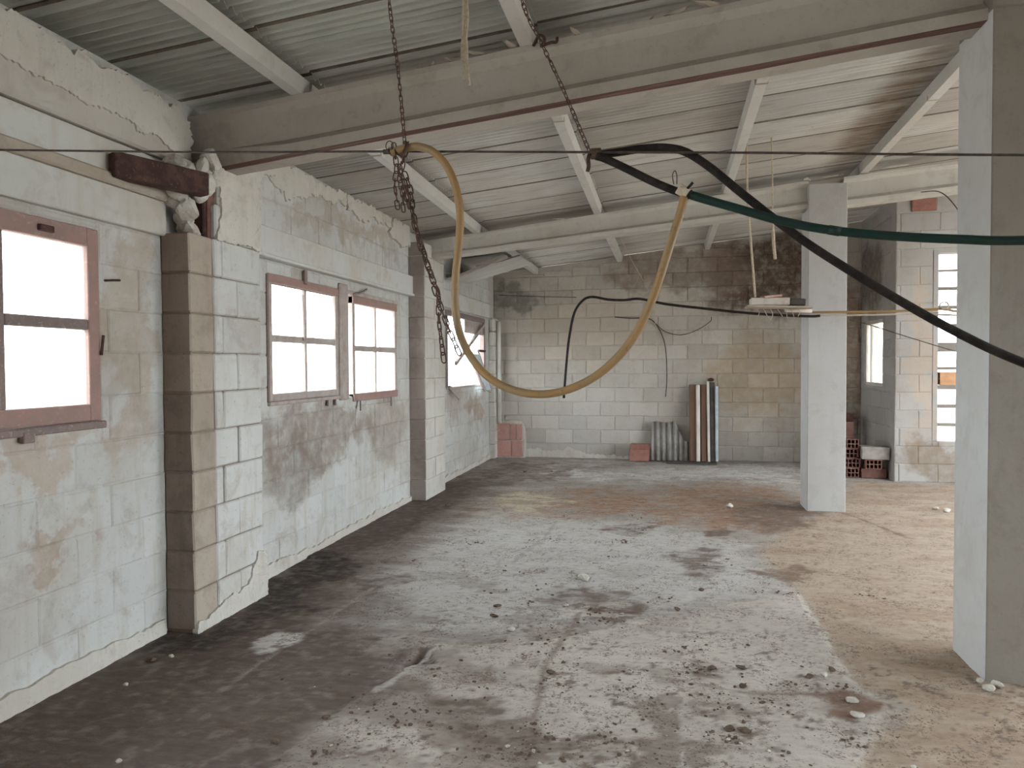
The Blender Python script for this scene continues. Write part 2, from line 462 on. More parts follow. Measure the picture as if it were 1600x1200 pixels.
def lay_blocks(parent, a0, a1, z0, top, holes, place, mat, bw=0.45, ch=0.225, gap=0.008, proud=0.010, shift=0.0, jit=0.003, name='block'):
    """place(a, z) -> (world location, rotation) with local x running along a"""
    k = 0
    z = z0
    while True:
        ztop = max(top(a0), top(a1)) if callable(top) else top
        if z >= ztop - 0.02: break
        a = a0 - bw + ((shift + (0.5*bw if k % 2 else 0)) % bw)
        while a < a1:
            r0, r1 = max(a, a0), min(a+bw, a1)
            a += bw
            if r1-r0 < 0.02: continue
            tz = min(top(r0), top(r1)) if callable(top) else top
            zt_ = min(z+ch, tz)
            if zt_-z < 0.04: continue
            for x0, x1, y0, y1 in subtract((r0, r1, z, zt_), holes):
                if x1-x0 < 0.03 or y1-y0 < 0.03: continue
                loc, rot = place(x0, y0)
                me = block_mesh(x1-x0, y1-y0, proud, gap, mat, random.randrange(4))
                o = bpy.data.objects.new(name, me)
                COL.objects.link(o)
                o.parent = parent
                o.location = Vector(loc)
                o.rotation_euler = (0, 0, rot)
                n = Vector((math.sin(rot), -math.cos(rot), 0))
                o.location += n*random.uniform(-jit, jit)
        z += ch
        k += 1

def core(name, a0, a1, z0, z1, holes, plane, f, b, mat):
    """mortar core: plane 'x' -> thickness from x=f to x=b, a runs along y; plane 'y' likewise; z1 may be a function of a"""
    bm = bmesh.new()
    for x0, x1, y0, y1 in subtract((a0, a1, z0, z1 if not callable(z1) else 99.0), holes):
        t0, t1 = (y1, y1) if not callable(z1) or y1 < 99 else (z1(x0), z1(x1))
        lo, hi = min(f, b), max(f, b)
        if plane == 'x':
            c = [(lo, x0, y0), (hi, x0, y0), (lo, x1, y0), (hi, x1, y0), (lo, x0, t0), (hi, x0, t0), (lo, x1, t1), (hi, x1, t1)]
        else:
            c = [(x0, lo, y0), (x1, lo, y0), (x0, hi, y0), (x1, hi, y0), (x0, lo, t0), (x1, lo, t1), (x0, hi, t0), (x1, hi, t1)]
        vs = [bm.verts.new(p) for p in c]
        for q in ((0, 2, 3, 1), (4, 5, 7, 6), (0, 1, 5, 4), (2, 6, 7, 3), (1, 3, 7, 5), (0, 4, 6, 2)):
            bm.faces.new([vs[i] for i in q])
    return struct(from_bm(name, bm, mat))

# ------------------------------------------------------------------ dimensions of the place (metres)
WX = -2.795            # inner face of the window wall
PX = -2.61             # room face of its pillars
BY = 11.60             # inner face of the far wall
GX, GY = 2.81, 9.95    # corner of the projecting gable part at the right
REAR, EAST = -4.5, 6.6
def zt(x, y):          # underside of the purlins (= top of beams and walls)
    return 3.29 + 0.108*x - 0.0225*(min(max(y, 3.9), 7.9)-3.9)
PUR_H = 0.095
def zs(x, y):
    return zt(x, y) + PUR_H

# ------------------------------------------------------------------ outside
gb = bmesh.new()
bmesh.ops.create_grid(gb, x_segments=2, y_segments=2, size=60)
ground = struct(from_bm('ground_outside', gb, M_GROUND)); ground.location.z = -0.25

# ------------------------------------------------------------------ floor
POLY = {
 'tan':[(0.839,4.999),(0.841,4.249),(0.841,3.663),(0.970,3.424),(0.666,2.846),(0.583,2.486),(0.5,1.5),(3.0,1.5),(6.4,2.0),(6.4,9.9),(3.542,9.691),(2.308,9.963),(1.623,7.776),(1.245,7.336),(0.690,6.055),(0.716,5.505)],
 'red':[(-2.259,7.045),(-1.981,7.814),(-1.341,8.344),(-0.320,8.708),(0.617,9.552),(1.541,9.095),(1.309,7.717),(1.028,6.679),(0.601,6.722),(0.109,7.491),(-0.865,6.935),(-1.680,7.154)],
 'pale':[(-1.537,10.138),(-0.380,10.344),(0.663,10.988),(1.968,11.356),(1.645,9.488),(0.630,9.766),(-0.345,9.378),(-1.176,9.440)],
 'purple':[(-2.895,9.469),(-2.415,10.730),(-0.777,10.874),(-0.944,9.648),(-1.741,8.822),(-2.377,8.153)],
 'yelw':[(-1.992,7.438),(-1.784,8.263),(-1.309,8.140),(-1.111,7.785),(-1.359,7.215),(-1.808,7.130)],
 'damp':[(-2.9,1.2),(-2.9,3.438),(-2.9,4.574),(-2.9,7.373),(-2.8,8.725),(-2.45,8.6),(-2.214,7.396),(-2.283,6.170),(-2.373,5.262),(-2.129,4.412),(-2.090,3.981),(-1.722,3.639),(-1.346,3.623),(-1.319,3.121),(-1.439,2.787),(-1.467,2.522),(-1.40,2.095),(-1.6,1.2)],
 'dampA':[(-2.9,3.568),(-2.577,3.564),(-2.9,4.645),(-2.9,5.482),(-2.296,5.090),(-2.306,4.309),(-2.106,4.095),(-2.269,3.780),(-2.419,3.453),(-2.75,3.2)],
 'white':[(-2.222,3.539),(-2.178,3.694),(-2.017,3.726),(-1.945,3.642),(-1.997,3.448),(-2.107,3.382)],
 'hole':[(-1.294,3.406),(-1.285,3.653),(-1.233,3.628),(-1.143,3.460)],
 'hole2':[(-1.416,3.438),(-1.403,3.630),(-1.328,3.672),(-1.315,3.286)],
 'puddle':[(0.659,3.456),(0.780,3.581),(0.922,3.490),(1.052,3.441),(0.872,3.298),(0.755,3.179),(0.683,3.248)],
 'col2':[(0.773,7.616),(1.433,8.259),(1.659,7.948),(1.182,6.963),(0.874,6.724)],
 'st1':[(0.661,5.411),(0.974,5.728),(1.145,5.474),(0.988,5.318),(0.756,5.167)],
 'slab':[(-1.439,2.787),(-1.319,3.121),(-1.211,3.668),(-0.624,3.860),(-0.230,4.240),(0.839,4.999),(0.841,3.663),(0.970,3.424),(0.666,2.846),(0.583,2.486),(0.5,1.3),(-1.55,1.3)],
 'grey':[(-2.013,5.745),(-1.427,6.600),(-0.256,6.964),(0.714,6.272),(0.822,5.065),(-0.230,4.240),(-1.214,3.887),(-1.785,4.041),(-2.039,4.965)],
 'mud1':[(-0.488,2.699),(-0.361,2.872),(-0.206,2.853),(-0.262,2.655),(-0.416,2.560)],
 'mud2':[(-0.969,2.999),(-0.791,3.097),(-0.660,3.032),(-0.689,2.912),(-0.839,2.854)],
 'mud3':[(-0.817,2.779),(-0.599,2.876),(-0.549,2.758),(-0.741,2.695)],
 'mud4':[(0.054,3.654),(0.214,3.766),(0.361,3.678),(0.258,3.510),(0.111,3.516)],
 'mud5':[(0.217,3.334),(0.379,3.304),(0.472,3.042),(0.365,2.970),(0.254,3.104)],
 'mud6':[(-0.682,4.768),(-0.342,4.766),(-0.167,4.541),(-0.402,4.494),(-0.654,4.570)],
 'mud7':[(-0.485,6.780),(-0.253,6.879),(-0.212,6.516),(-0.407,6.479)],
 'mud8':[(0.377,6.679),(0.634,6.780),(0.583,6.521),(0.393,6.485)],
 'mud9':[(-0.499,4.297),(-0.201,4.414),(-0.265,4.212),(-0.445,4.144)],
 'lite1':[(-0.645,4.508),(-0.332,4.634),(-0.223,4.469),(-0.344,4.272),(-0.572,4.260)],
 'mud10':[(-2.169,4.697),(-1.853,5.002),(-1.770,4.775),(-1.962,4.445)],
 'mud11':[(0.083,5.740),(0.338,5.987),(0.404,5.529),(0.162,5.155)],
 'lite2':[(-0.743,3.744),(0.024,3.990),(0.499,3.824),(0.737,3.642),(0.296,3.287),(-0.374,2.976),(-0.637,3.364)],
 'litefar':[(-2.1,6.9),(-1.4,7.3),(-0.4,7.0),(-0.2,6.0),(-1.2,5.6),(-2.0,6.0)],
}
LINES = [
 ([(-1.311,3.102),(-1.260,3.389),(-1.198,3.717)], 0.012, (0.55,0.52,0.48), 0.8),
 ([(-0.519,2.603),(-0.561,3.113),(-0.602,3.561),(-0.555,3.874),(-0.525,4.350)], 0.014, (0.20,0.15,0.12), 0.65),
 ([(-0.556,3.439),(-0.253,3.516),(-0.008,3.492),(0.363,3.415),(0.701,3.464)], 0.014, (0.20,0.14,0.11), 0.7),
 ([(0.052,2.720),(0.077,3.305),(0.107,3.915),(0.139,4.425),(0.156,5.232)], 0.010, (0.62,0.59,0.55), 0.55),
 ([(-2.041,2.907),(-2.036,3.155),(-2.009,3.535),(-1.976,4.375),(-1.916,4.906)], 0.012, (0.36,0.32,0.29), 0.7),
 ([(1.734,7.733),(2.027,6.751)], 0.015, (0.15,0.10,0.07), 0.7),
 ([(-1.150,5.314),(-1.048,6.160),(-1.035,6.816)], 0.012, (0.30,0.27,0.25), 0.5),
 ([(0.839,4.999),(0.841,4.249),(0.841,3.663)], 0.010, (0.62,0.58,0.52), 0.6),
]
def vnoise(x, y, scale, seed):
    rs = np.random.RandomState(seed)
    lat = rs.rand(256, 256)
    x, y = x*scale+137.0, y*scale+91.0
    xi, yi = np.floor(x).astype(int), np.floor(y).astype(int)
    fx, fy = x-xi, y-yi
    fx, fy = fx*fx*(3-2*fx), fy*fy*(3-2*fy)
    g = lambda a, b: lat[a % 256, b % 256]
    return (g(xi, yi)*(1-fx)+g(xi+1, yi)*fx)*(1-fy)+(g(xi, yi+1)*(1-fx)+g(xi+1, yi+1)*fx)*fy
def fbm(x, y, scale, seed, octv=5, gain=0.55):
    s, a, tot = 0, 1.0, 0
    for i in range(octv):
        s = s + a*vnoise(x, y, scale*2**i, seed+i*17); tot += a; a *= gain
    return s/tot
def sdf(x, y, poly):
    p = np.array(poly); d = np.full(x.shape, 1e9); inside = np.zeros(x.shape, bool)
    for i in range(len(p)):
        a, b = p[i], p[(i+1) % len(p)]
        e = b-a
        t = np.clip(((x-a[0])*e[0]+(y-a[1])*e[1])/max(e@e, 1e-9), 0, 1)
        d = np.minimum(d, np.hypot(x-a[0]-t*e[0], y-a[1]-t*e[1]))
        c = ((a[1] > y) != (b[1] > y)) & (x < (b[0]-a[0])*(y-a[1])/(b[1]-a[1]+1e-12)+a[0])
        inside ^= c
    return np.where(inside, -d, d)
def linedist(x, y, pts):
    d = np.full(x.shape, 1e9)
    for a, b in zip(pts, pts[1:]):
        a, b = np.array(a), np.array(b); e = b-a
        t = np.clip(((x-a[0])*e[0]+(y-a[1])*e[1])/(e@e), 0, 1)
        d = np.minimum(d, np.hypot(x-a[0]-t*e[0], y-a[1]-t*e[1]))
    return d
def sstep(v, a, b):
    t = np.clip((v-a)/(b-a), 0, 1)
    return t*t*(3-2*t)

def floor_fields(x, y):
    n1, n2, n3 = fbm(x, y, 1.6, 1), fbm(x, y, 6.0, 2), fbm(x, y, 22.0, 3)
    # dirt drags out across the room (along x), so stretch some noise that way
    ns = fbm(x*0.5, y*1.6, 3.0, 5)
    ns2 = fbm(x*0.6, y*1.4, 11.0, 6)
    col = np.empty(x.shape+(3,)); col[:] = (0.44, 0.405, 0.37)
    def lay(m, c):
        m = np.clip(m, 0, 1)[..., None]
        col[:] = col*(1-m)+np.array(c)*m
    lay(0.6*sstep(n1, 0.4, 0.62), (0.34, 0.30, 0.26))
    lay(0.5*sstep(ns, 0.45, 0.66), (0.27, 0.225, 0.19))
    wx = (fbm(x, y, 3.5, 11, 5, 0.6)-0.5); wf = (fbm(x, y, 14.0, 12, 4, 0.6)-0.5)
    w2 = (fbm(x*0.5, y, 2.2, 13, 5, 0.6)-0.5)
    def zone(name, c, op, soft, jag, tex=None):
        d = sdf(x, y, POLY[name]) + jag*(1.5*wx+0.6*wf) + jag*0.8*w2
        m = op*(1-sstep(d, -soft, soft))
        if tex is not None: m = m*tex
        lay(m, c)
        return d
    zone('grey', (0.55, 0.535, 0.52), 0.8, 0.25, 0.5)
    zone('litefar', (0.55, 0.54, 0.52), 0.6, 0.3, 0.7)
    zone('tan', (0.45, 0.345, 0.26), 0.85, 0.10, 0.16)
    lay(0.6*(1-sstep(sdf(x, y, POLY['tan']), -0.3, 0.05))*sstep(ns, 0.46, 0.62), (0.36, 0.255, 0.18))
    dslab = zone('slab', (0.56, 0.515, 0.465), 0.85, 0.015, 0.05)
    zone('lite2', (0.63, 0.59, 0.535), 0.65, 0.15, 0.35)
    zone('lite1', (0.62, 0.58, 0.52), 0.8, 0.02, 0.12)
    zone('purple', (0.17, 0.135, 0.115), 0.9, 0.25, 1.0, 0.5+0.5*sstep(ns2, 0.4, 0.55))
    zone('red', (0.34, 0.20, 0.125), 0.9, 0.3, 1.1, 0.45+0.55*sstep(ns2, 0.40, 0.56))
    zone('yelw', (0.62, 0.55, 0.42), 0.8, 0.15, 0.8, 0.3+0.7*sstep(ns2, 0.42, 0.55))
    zone('pale', (0.62, 0.60, 0.57), 0.9, 0.2, 0.9, 0.35+0.65*sstep(ns2, 0.42, 0.55))  # bright patch by the far wall, light from the right painted in
    zone('col2', (0.17, 0.115, 0.085), 0.8, 0.18, 0.6)
    d = zone('damp', (0.105, 0.078, 0.065), 0.93, 0.10, 0.30)
    lay(0.45*(1-sstep(d, -0.4, 0.0))*sstep(n1, 0.45, 0.65), (0.20, 0.165, 0.14))
    # grime spilling beyond the damp strip
    lay(0.55*(1-sstep(d-0.9*(ns-0.35), 0.0, 0.35)), (0.14, 0.105, 0.088))
    zone('dampA', (0.035, 0.030, 0.029), 0.9, 0.10, 0.35)
    for k in ('mud1', 'mud2', 'mud3', 'mud4', 'mud5', 'mud6', 'mud7', 'mud8', 'mud9', 'mud10', 'mud11'):
        zone(k, (0.135, 0.095, 0.072), 0.85, 0.05, 0.30, 0.35+0.65*sstep(ns2, 0.42, 0.55))
    fm = fbm(x*0.8, y*1.2, 4.2, 51, 5, 0.62)
    reg = np.exp(-(((x+0.35)/1.0)**2+((y-2.9)/0.75)**2))
    lay(0.8*reg*sstep(fm, 0.50, 0.60), (0.17, 0.125, 0.098))
    reg2 = np.exp(-(((x+0.9)/1.1)**2+((y-4.6)/0.9)**2))
    lay(0.5*reg2*sstep(fm, 0.52, 0.62), (0.20, 0.16, 0.135))
    zone('st1', (0.18, 0.115, 0.08), 0.85, 0.05, 0.3)
    zone('puddle', (0.185, 0.10, 0.065), 0.92, 0.03, 0.12)
    zone('hole', (0.07, 0.05, 0.04), 0.95, 0.012, 0.03)
    zone('hole2', (0.08, 0.06, 0.05), 0.85, 0.03, 0.05)
    zone('white', (0.66, 0.645, 0.61), 0.95, 0.015, 0.10)
    for pts, w, c, op in LINES:
        dd = linedist(x, y, pts) + 0.06*(wf) + 0.03*wx
        lay(op*(1-sstep(dd, w*0.5, w*1.8)), c)
    # dirty specks trodden over the middle
    sp = fbm(x, y, 26.0, 31, 3, 0.6)
    lay(0.8*sstep(sp, 0.64, 0.70)*sstep(n2, 0.45, 0.62)*sstep(5.2-y, 0, 1.5), (0.13, 0.095, 0.075))
    sp2 = fbm(x, y, 38.0, 41, 2, 0.6)
    lay(0.5*sstep(sp2, 0.72, 0.80), (0.17, 0.125, 0.10))
    lay(0.2*sstep(n3, 0.54, 0.72), (0.50, 0.47, 0.43))
    hgt = 0.010*(n1-0.5)+0.010*(n2-0.5)+0.006*(n3-0.5) - 0.012*sstep(dslab, -0.006, 0.02)*(y < 5.2)
    hole = sdf(x, y, POLY['hole'])
    hgt = hgt - 0.02*(1-sstep(hole, -0.02, 0.01))
    return col, hgt

xs = np.concatenate([np.arange(-2.86, 2.0, 0.018), np.arange(2.0, EAST+0.1, 0.05)])
ys = [1.2]
while ys[-1] < BY+0.05:
    ys.append(ys[-1] + 0.012 + 0.0032*max(0, ys[-1]-2.0))
ys = np.array(ys)
XX, YY = np.meshgrid(xs, ys)
fcol, fh = floor_fields(XX, YY)
nv = XX.size
co = np.stack([XX.ravel(), YY.ravel(), (fh-0.002).ravel()], 1)
ny_, nx_ = XX.shape
ii = (np.arange(ny_-1)[:, None]*nx_ + np.arange(nx_-1)[None, :]).ravel()
quads = np.stack([ii, ii+1, ii+nx_+1, ii+nx_], 1)
fme = bpy.data.meshes.new('floor')
fme.vertices.add(nv); fme.vertices.foreach_set('co', co.ravel())
fme.loops.add(quads.size); fme.loops.foreach_set('vertex_index', quads.ravel())
fme.polygons.add(len(quads)); fme.polygons.foreach_set('loop_start', np.arange(0, quads.size, 4))
fme.update(calc_edges=True)
ca = fme.color_attributes.new('ground_colour', 'FLOAT_COLOR', 'POINT')
ca.data.foreach_set('color', np.concatenate([fcol.reshape(-1, 3), np.ones((nv, 1))], 1).astype(np.float32).ravel())
fme.polygons.foreach_set('use_smooth', np.ones(len(quads), bool))
m = bpy.data.materials.new('worn_concrete_floor'); t = NT(m)
at = t.n('ShaderNodeVertexColor', layer_name='ground_colour').outputs[0]
gp = t.n('ShaderNodeNewGeometry').outputs['Position']
na, nb = t.noise(gp, 45, 5, 0.65).outputs['Fac'], t.noise(gp, 150, 3, 0.6).outputs['Fac']
nc = t.noise(t.scalevec(gp, (0.6, 1.6, 1)), 16, 5, 0.65).outputs['Fac']
c = t.mix(t.ramp(na, 0.58, 0.75, 0, 0.35), at, (0.20, 0.16, 0.13))
c = t.mix(t.ramp(nb, 0.62, 0.82, 0, 0.22), c, t.mix(1.0, c, (1.5, 1.5, 1.5), 'MULTIPLY'))
nf = t.noise(t.vmath('ADD', gp, (7.0, 3.0, 0.0)), 70, 4, 0.7, 0.5).outputs['Fac']
ng = t.noise(t.vmath('ADD', gp, (2.0, 9.0, 0.0)), 5.0, 5, 0.65).outputs['Fac']
c = t.mix(t.math('MULTIPLY', t.ramp(nf, 0.545, 0.61), t.ramp(ng, 0.42, 0.57, 0.08, 0.9)), c, (0.125, 0.085, 0.065))
nh = t.noise(t.vmath('ADD', gp, (5.0, 1.0, 0.0)), 24, 5, 0.7, 0.8).outputs['Fac']
c = t.mix(t.math('MULTIPLY', t.ramp(nh, 0.55, 0.62), t.ramp(ng, 0.44, 0.58, 0.0, 0.8)), c, (0.17, 0.112, 0.082))
c = t.mix(t.ramp(nc, 0.3, 0.7, 0.0, 0.35), c, t.mix(1.0, c, (0.62, 0.6, 0.58), 'MULTIPLY'))
t.finish(c, t.ramp(nc, 0.3, 0.7, 0.62, 0.95), t.math('ADD', t.math('MULTIPLY', na, 0.7), nb), 0.5, 0.006, spec=0.3)
M_FLOOR = m
M_FLOOR2 = mat_plain('worn_concrete_floor_rear', (0.36, 0.31, 0.26), (0.25, 0.2, 0.165), 2.5, 0.9, 0.3)
floor = struct(link('floor', fme, M_FLOOR))
# the part of the floor behind the camera
box('floor_rear', (-2.99, REAR, -0.12), (EAST, 1.2, -0.004), M_FLOOR2, floor, 0)
box('floor_bed', (-2.99, 1.2, -0.2), (EAST, BY+0.2, -0.06), M_FLOOR2, floor, 0)

# ------------------------------------------------------------------ window wall (left)
W_HOLES = [(1.98, 3.13, 1.225, 2.19), (-3.0, 0.6, 0.9, 2.45), (4.69, 7.21, 1.225, 2.165), (8.94, 10.98, 1.20, 2.225)]  # the opening behind the camera is added to light the columns
def topL(y): return zs(WX, y) - 0.02
wall_left = core('wall_left', REAR, BY+0.2, -0.05, topL, W_HOLES, 'x', WX-0.006, WX-0.20, M_WALL_L)
L_pl = lambda a, z: ((WX-0.006, a, z), R(90))
lay_blocks(wall_left, 1.3, 3.6, 0.0, topL, W_HOLES+[(1.0, 3.85, 2.23, 3.4)], L_pl, M_WALL_L, gap=0.005, proud=0.006, jit=0.0018, shift=0.31)
lay_blocks(wall_left, 4.25, 7.62, 0.0, topL, W_HOLES+[(4.0, 7.7, 2.265, 2.485)], L_pl, M_WALL_L, gap=0.005, proud=0.006, jit=0.0018, shift=0.12)
lay_blocks(wall_left, 8.25, 11.55, 0.0, lambda y: topL(y)-0.02, W_HOLES, L_pl, M_WALL_L, gap=0.005, proud=0.006, jit=0.0018, shift=0.2)
# stepped concrete bands over the near window
box('lintel', (WX-0.05, 1.3, 2.235), (WX+0.035, 3.60, 2.425), M_LINTEL, wall_left, 0.006)
box('ledge', (WX-0.05, 1.3, 2.425), (WX+0.06, 3.60, 2.487), M_LEDGE, wall_left, 0.010)
box('upper_band', (WX-0.05, 1.3, 2.487), (WX+0.03, 3.66, 2.655), M_LINTEL, wall_left, 0.006)
box('ring_beam', (WX-0.05, 1.3, 2.662), (WX+0.055, 3.74, 2.90), M_BEAM_B, wall_left, 0.012)
ragged_patch('plaster_patch', [(1.3, 2.80), (3.3, 2.78), (3.58, 2.74), (3.70, 2.665), (3.77, 2.68), (3.775, 2.78), (3.80, 2.86), (3.78, 2.93), (3.70, 2.985), (3.3, 3.01, 1), (1.3, 3.0)], 'x+', WX-0.01, WX+0.066, M_PLASTER, wall_left, 0.022, 5)
ragged_patch('plaster_patch', [(3.66, 2.56), (3.84, 2.55), (3.90, 2.62), (3.80, 2.70), (3.62, 2.66)], 'x+', WX-0.01, WX+0.10, M_PLASTER, wall_left, 0.012, 15)
# lintel over the pair of windows, its drip moulding, and flakes of plaster under the roof
box('lintel', (WX-0.05, 4.3, 2.285), (WX+0.055, 7.585, 2.482), M_LINTEL, wall_left, 0.006)
box('drip_moulding', (WX-0.05, 4.3, 2.262), (WX+0.075, 7.585, 2.287), M_LINTEL, wall_left, 0.006)
box('lintel', (WX-0.05, 8.3, 2.245), (WX+0.03, 11.2, 2.46), M_LINTEL, wall_left, 0.006)
ragged_patch('plaster_patch', [(4.3, 2.80), (4.75, 2.83), (4.95, 2.76), (5.2, 2.80), (5.35, 2.88), (5.9, 2.93), (6.6, 2.94), (7.1, 2.90), (7.6, 2.92), (7.6, 3.03, 1), (4.3, 3.02)], 'x+', WX-0.01, WX+0.012, M_PLASTER, wall_left, 0.022, 8)
ragged_patch('plaster_patch', [(4.31, 2.74), (4.55, 2.72), (4.62, 2.83), (4.80, 2.88), (4.9, 3.0), (4.31, 3.0)], 'x+', WX-0.01, WX+0.026, M_PLASTER, wall_left, 0.02, 18)
ragged_patch('plaster_patch', [(6.0, 2.88), (6.4, 2.84), (6.52, 2.93), (6.5, 3.02), (6.0, 3.02)], 'x+', WX-0.01, WX+0.022, M_PLASTER, wall_left, 0.02, 28)
ragged_patch('plaster_patch', [(7.02, 2.83), (7.30, 2.78), (7.58, 2.80), (7.58, 3.02), (7.1, 3.02)], 'x+', WX-0.01, WX+0.03, M_PLASTER, wall_left, 0.02, 38)
# broken skirting of render along the foot of the wall
for k, (a, b, h0) in enumerate(((1.3, 3.56, 0.07), (4.3, 7.6, 0.05), (8.4, 11.3, 0.06))):
    ragged_patch('render_skirt', [(a, -0.03, 0), (b, -0.03, 0), (b, h0), (a, h0*1.3, 0)], 'x+', WX-0.02, WX+0.018, M_PLASTER, wall_left, 0.02, 50+k, 0.03)
# iron pins left in the wall
for y0, z0 in ((3.17, 1.94),):
    tube('iron_pin', [(WX-0.02, y0, z0), (WX+0.045, y0+0.005, z0), (WX+0.05, y0+0.045, z0+0.004)], 0.006, M_RUST, wall_left, 6, 3)

# ------------------------------------------------------------------ pillars of the window wall
def pillar(y0, label, kind):
    p = tag(empty('block_pillar', (PX-0.09, y0+0.35, 0)), label, 'pillar', 'pillars along the window wall')
    P = lambda o: setattr(o, 'matrix_parent_inverse', p.matrix_world.inverted()) or o
    bpy.context.view_layer.update()
    bm = bmesh.new()
    bm_box(bm, (WX, y0+0.012, -0.02), (PX-0.012, y0+0.705, 2.25 if kind == 0 else 2.85))
    P(from_bm('mortar', bm, M_PILLAR if kind == 0 else M_PILLAR_G, p))
    z = 0.0
    for k in range(10 if kind == 0 else 13):
        h = 0.2255
        if k == 12: h = 0.15
        inner = 0.0
        if kind == 0:
            # bare near blocks, a yellowish block beside, limewashed ones behind
            def bl(nm, ya, yb, mat, x1, zt_=None):
                bm = bmesh.new()
                vs = bm_box(bm, (WX+0.0, ya+0.002, z+0.003), (x1+random.uniform(-0.004, 0.004), yb-0.002, (zt_ or z+h)-0.003), 0)
                for v in vs: v.co += Vector((random.uniform(-0.003, 0.003), random.uniform(-0.004, 0.004), random.uniform(-0.002, 0.002)))
                bmesh.ops.bevel(bm, geom=bm.edges[:], offset=0.008, segments=1, affect='EDGES')
                return P(from_bm(nm, bm, mat, p))
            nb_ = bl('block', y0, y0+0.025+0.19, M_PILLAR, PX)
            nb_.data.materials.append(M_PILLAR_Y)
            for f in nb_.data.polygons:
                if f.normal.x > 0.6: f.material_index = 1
            e = 0.30 if k % 2 else 0.45
            bl('block', y0+0.215, y0+e, M_WALL_L, PX+0.002)
            bl('block', y0+e, y0+0.715, M_WALL_L, PX+0.002)
        else:
            for ya, yb in (((y0, y0+0.34), (y0+0.34, y0+0.72)) if k % 2 else ((y0, y0+0.72),)):
                bm = bmesh.new()
                bm_box(bm, (WX, ya+0.001, z+0.002), (PX+random.uniform(-0.003, 0.003), yb-0.001, z+h-0.002), 0)
                bmesh.ops.bevel(bm, geom=bm.edges[:], offset=0.006, segments=1, affect='EDGES')
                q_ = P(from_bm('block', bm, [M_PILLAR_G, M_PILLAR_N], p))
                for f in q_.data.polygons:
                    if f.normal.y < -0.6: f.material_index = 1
        z += h
    return p, P, z
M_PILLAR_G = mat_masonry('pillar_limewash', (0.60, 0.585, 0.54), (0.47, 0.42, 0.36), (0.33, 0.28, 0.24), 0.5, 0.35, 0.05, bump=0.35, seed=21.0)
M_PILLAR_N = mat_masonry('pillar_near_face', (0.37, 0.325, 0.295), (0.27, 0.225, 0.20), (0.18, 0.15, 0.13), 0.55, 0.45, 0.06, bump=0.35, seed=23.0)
p1, P1, ztop = pillar(3.585, 'broken block pillar with bare brown near face, carrying the near concrete beam', 0)
# upper part of the first pillar: whitewashed stub still standing, broken out towards the camera
for (ya, yb, z0, z1) in ((3.83, 4.30, 2.255, 2.46), (3.86, 4.30, 2.46, 2.67)):
    bm = bmesh.new(); bm_box(bm, (WX, ya, z0), (PX, yb, z1), 0)
    bmesh.ops.bevel(bm, geom=bm.edges[:], offset=0.010, segments=1, affect='EDGES')
    P1(from_bm('block', bm, M_WALL_L, p1))
bm = bmesh.new(); bm_box(bm, (WX, 3.80, 2.255), (PX-0.03, 3.87, 2.60), 0.004)
P1(from_bm('exposed_brick', bm, M_DARKBRICK, p1))
P1(ragged_patch('plaster_patch', [(3.83, 2.25), (4.31, 2.25), (4.31, 2.68), (3.98, 2.75), (3.85, 2.66), (3.88, 2.5)], 'x+', PX-0.01, PX+0.012, M_PLASTER, p1, 0.015, 61))
P1(ragged_patch('render_skirt', [(3.6, -0.03, 0), (4.32, -0.03, 0), (4.32, 0.26), (4.22, 0.30), (4.1, 0.12), (3.6, 0.05)], 'x+', PX-0.02, PX+0.016, M_PLASTER, p1, 0.015, 62))
for k in range(9):
    bm = bmesh.new()
    rock(bm, (WX+0.03+random.random()*0.13, 3.60+random.random()*0.22, 2.30+0.045*k), 0.05+0.03*random.random(), 300+k, (1, 1, 0.9), 0, 3)
    P1(from_bm('broken_rubble', bm, M_PLASTER if k % 3 else M_STONE, p1))
for k in range(6):
    bm = bmesh.new()
    rock(bm, (PX-0.04+random.random()*0.06, 3.66+random.random()*0.2, 2.52+0.035*k), 0.05+0.03*random.random(), 330+k, (0.8, 1, 1), 0, 3)
    P1(from_bm('broken_rubble', bm, M_PLASTER, p1))
P1(tube('steel_bar', [(PX-0.05, 3.79, 2.25), (PX-0.05, 3.79, 2.62)], 0.014, M_RUST, p1, 6, 1))
bx = obox('rusty_channel', (WX+0.055, 3.165, 2.52), (-2.535, 3.63, 2.515), 0.09, 0.125, M_RUST, None, 0.006)
bx.name = 'rusty_steel_beam'
tag(bx, 'stub of dark rusty steel beam jutting out above the near window', 'steel beam')
bm = bmesh.new(); rock(bm, (WX+0.13, 3.55, 2.63), 0.06, 401, (1, 1, 0.8), 0, 3); P1(from_bm('broken_rubble', bm, M_STONE, p1))

p2, P2, z2 = pillar(7.585, 'whole limewashed block pillar between the paired windows and the dangling sash', 1)
# half-width corner pillar against the far wall
p3 = tag(empty('block_pillar', (-2.75, 11.4, 0)), 'narrow block pillar in the far left corner above the red brick patch', 'pillar', 'pillars along the window wall')
bpy.context.view_layer.update()
P3 = lambda o: setattr(o, 'matrix_parent_inverse', p3.matrix_world.inverted()) or o
for k in range(10):
    bm = bmesh.new(); bm_box(bm, (WX, 11.22, 0.2255*k+0.002), (-2.70, BY, 0.2255*(k+1)-0.002), 0)
    bmesh.ops.bevel(bm, geom=bm.edges[:], offset=0.008 if k < 9 else 0.03, segments=1, affect='EDGES')
    P3(from_bm('block', bm, M_PILLAR_G, p3))

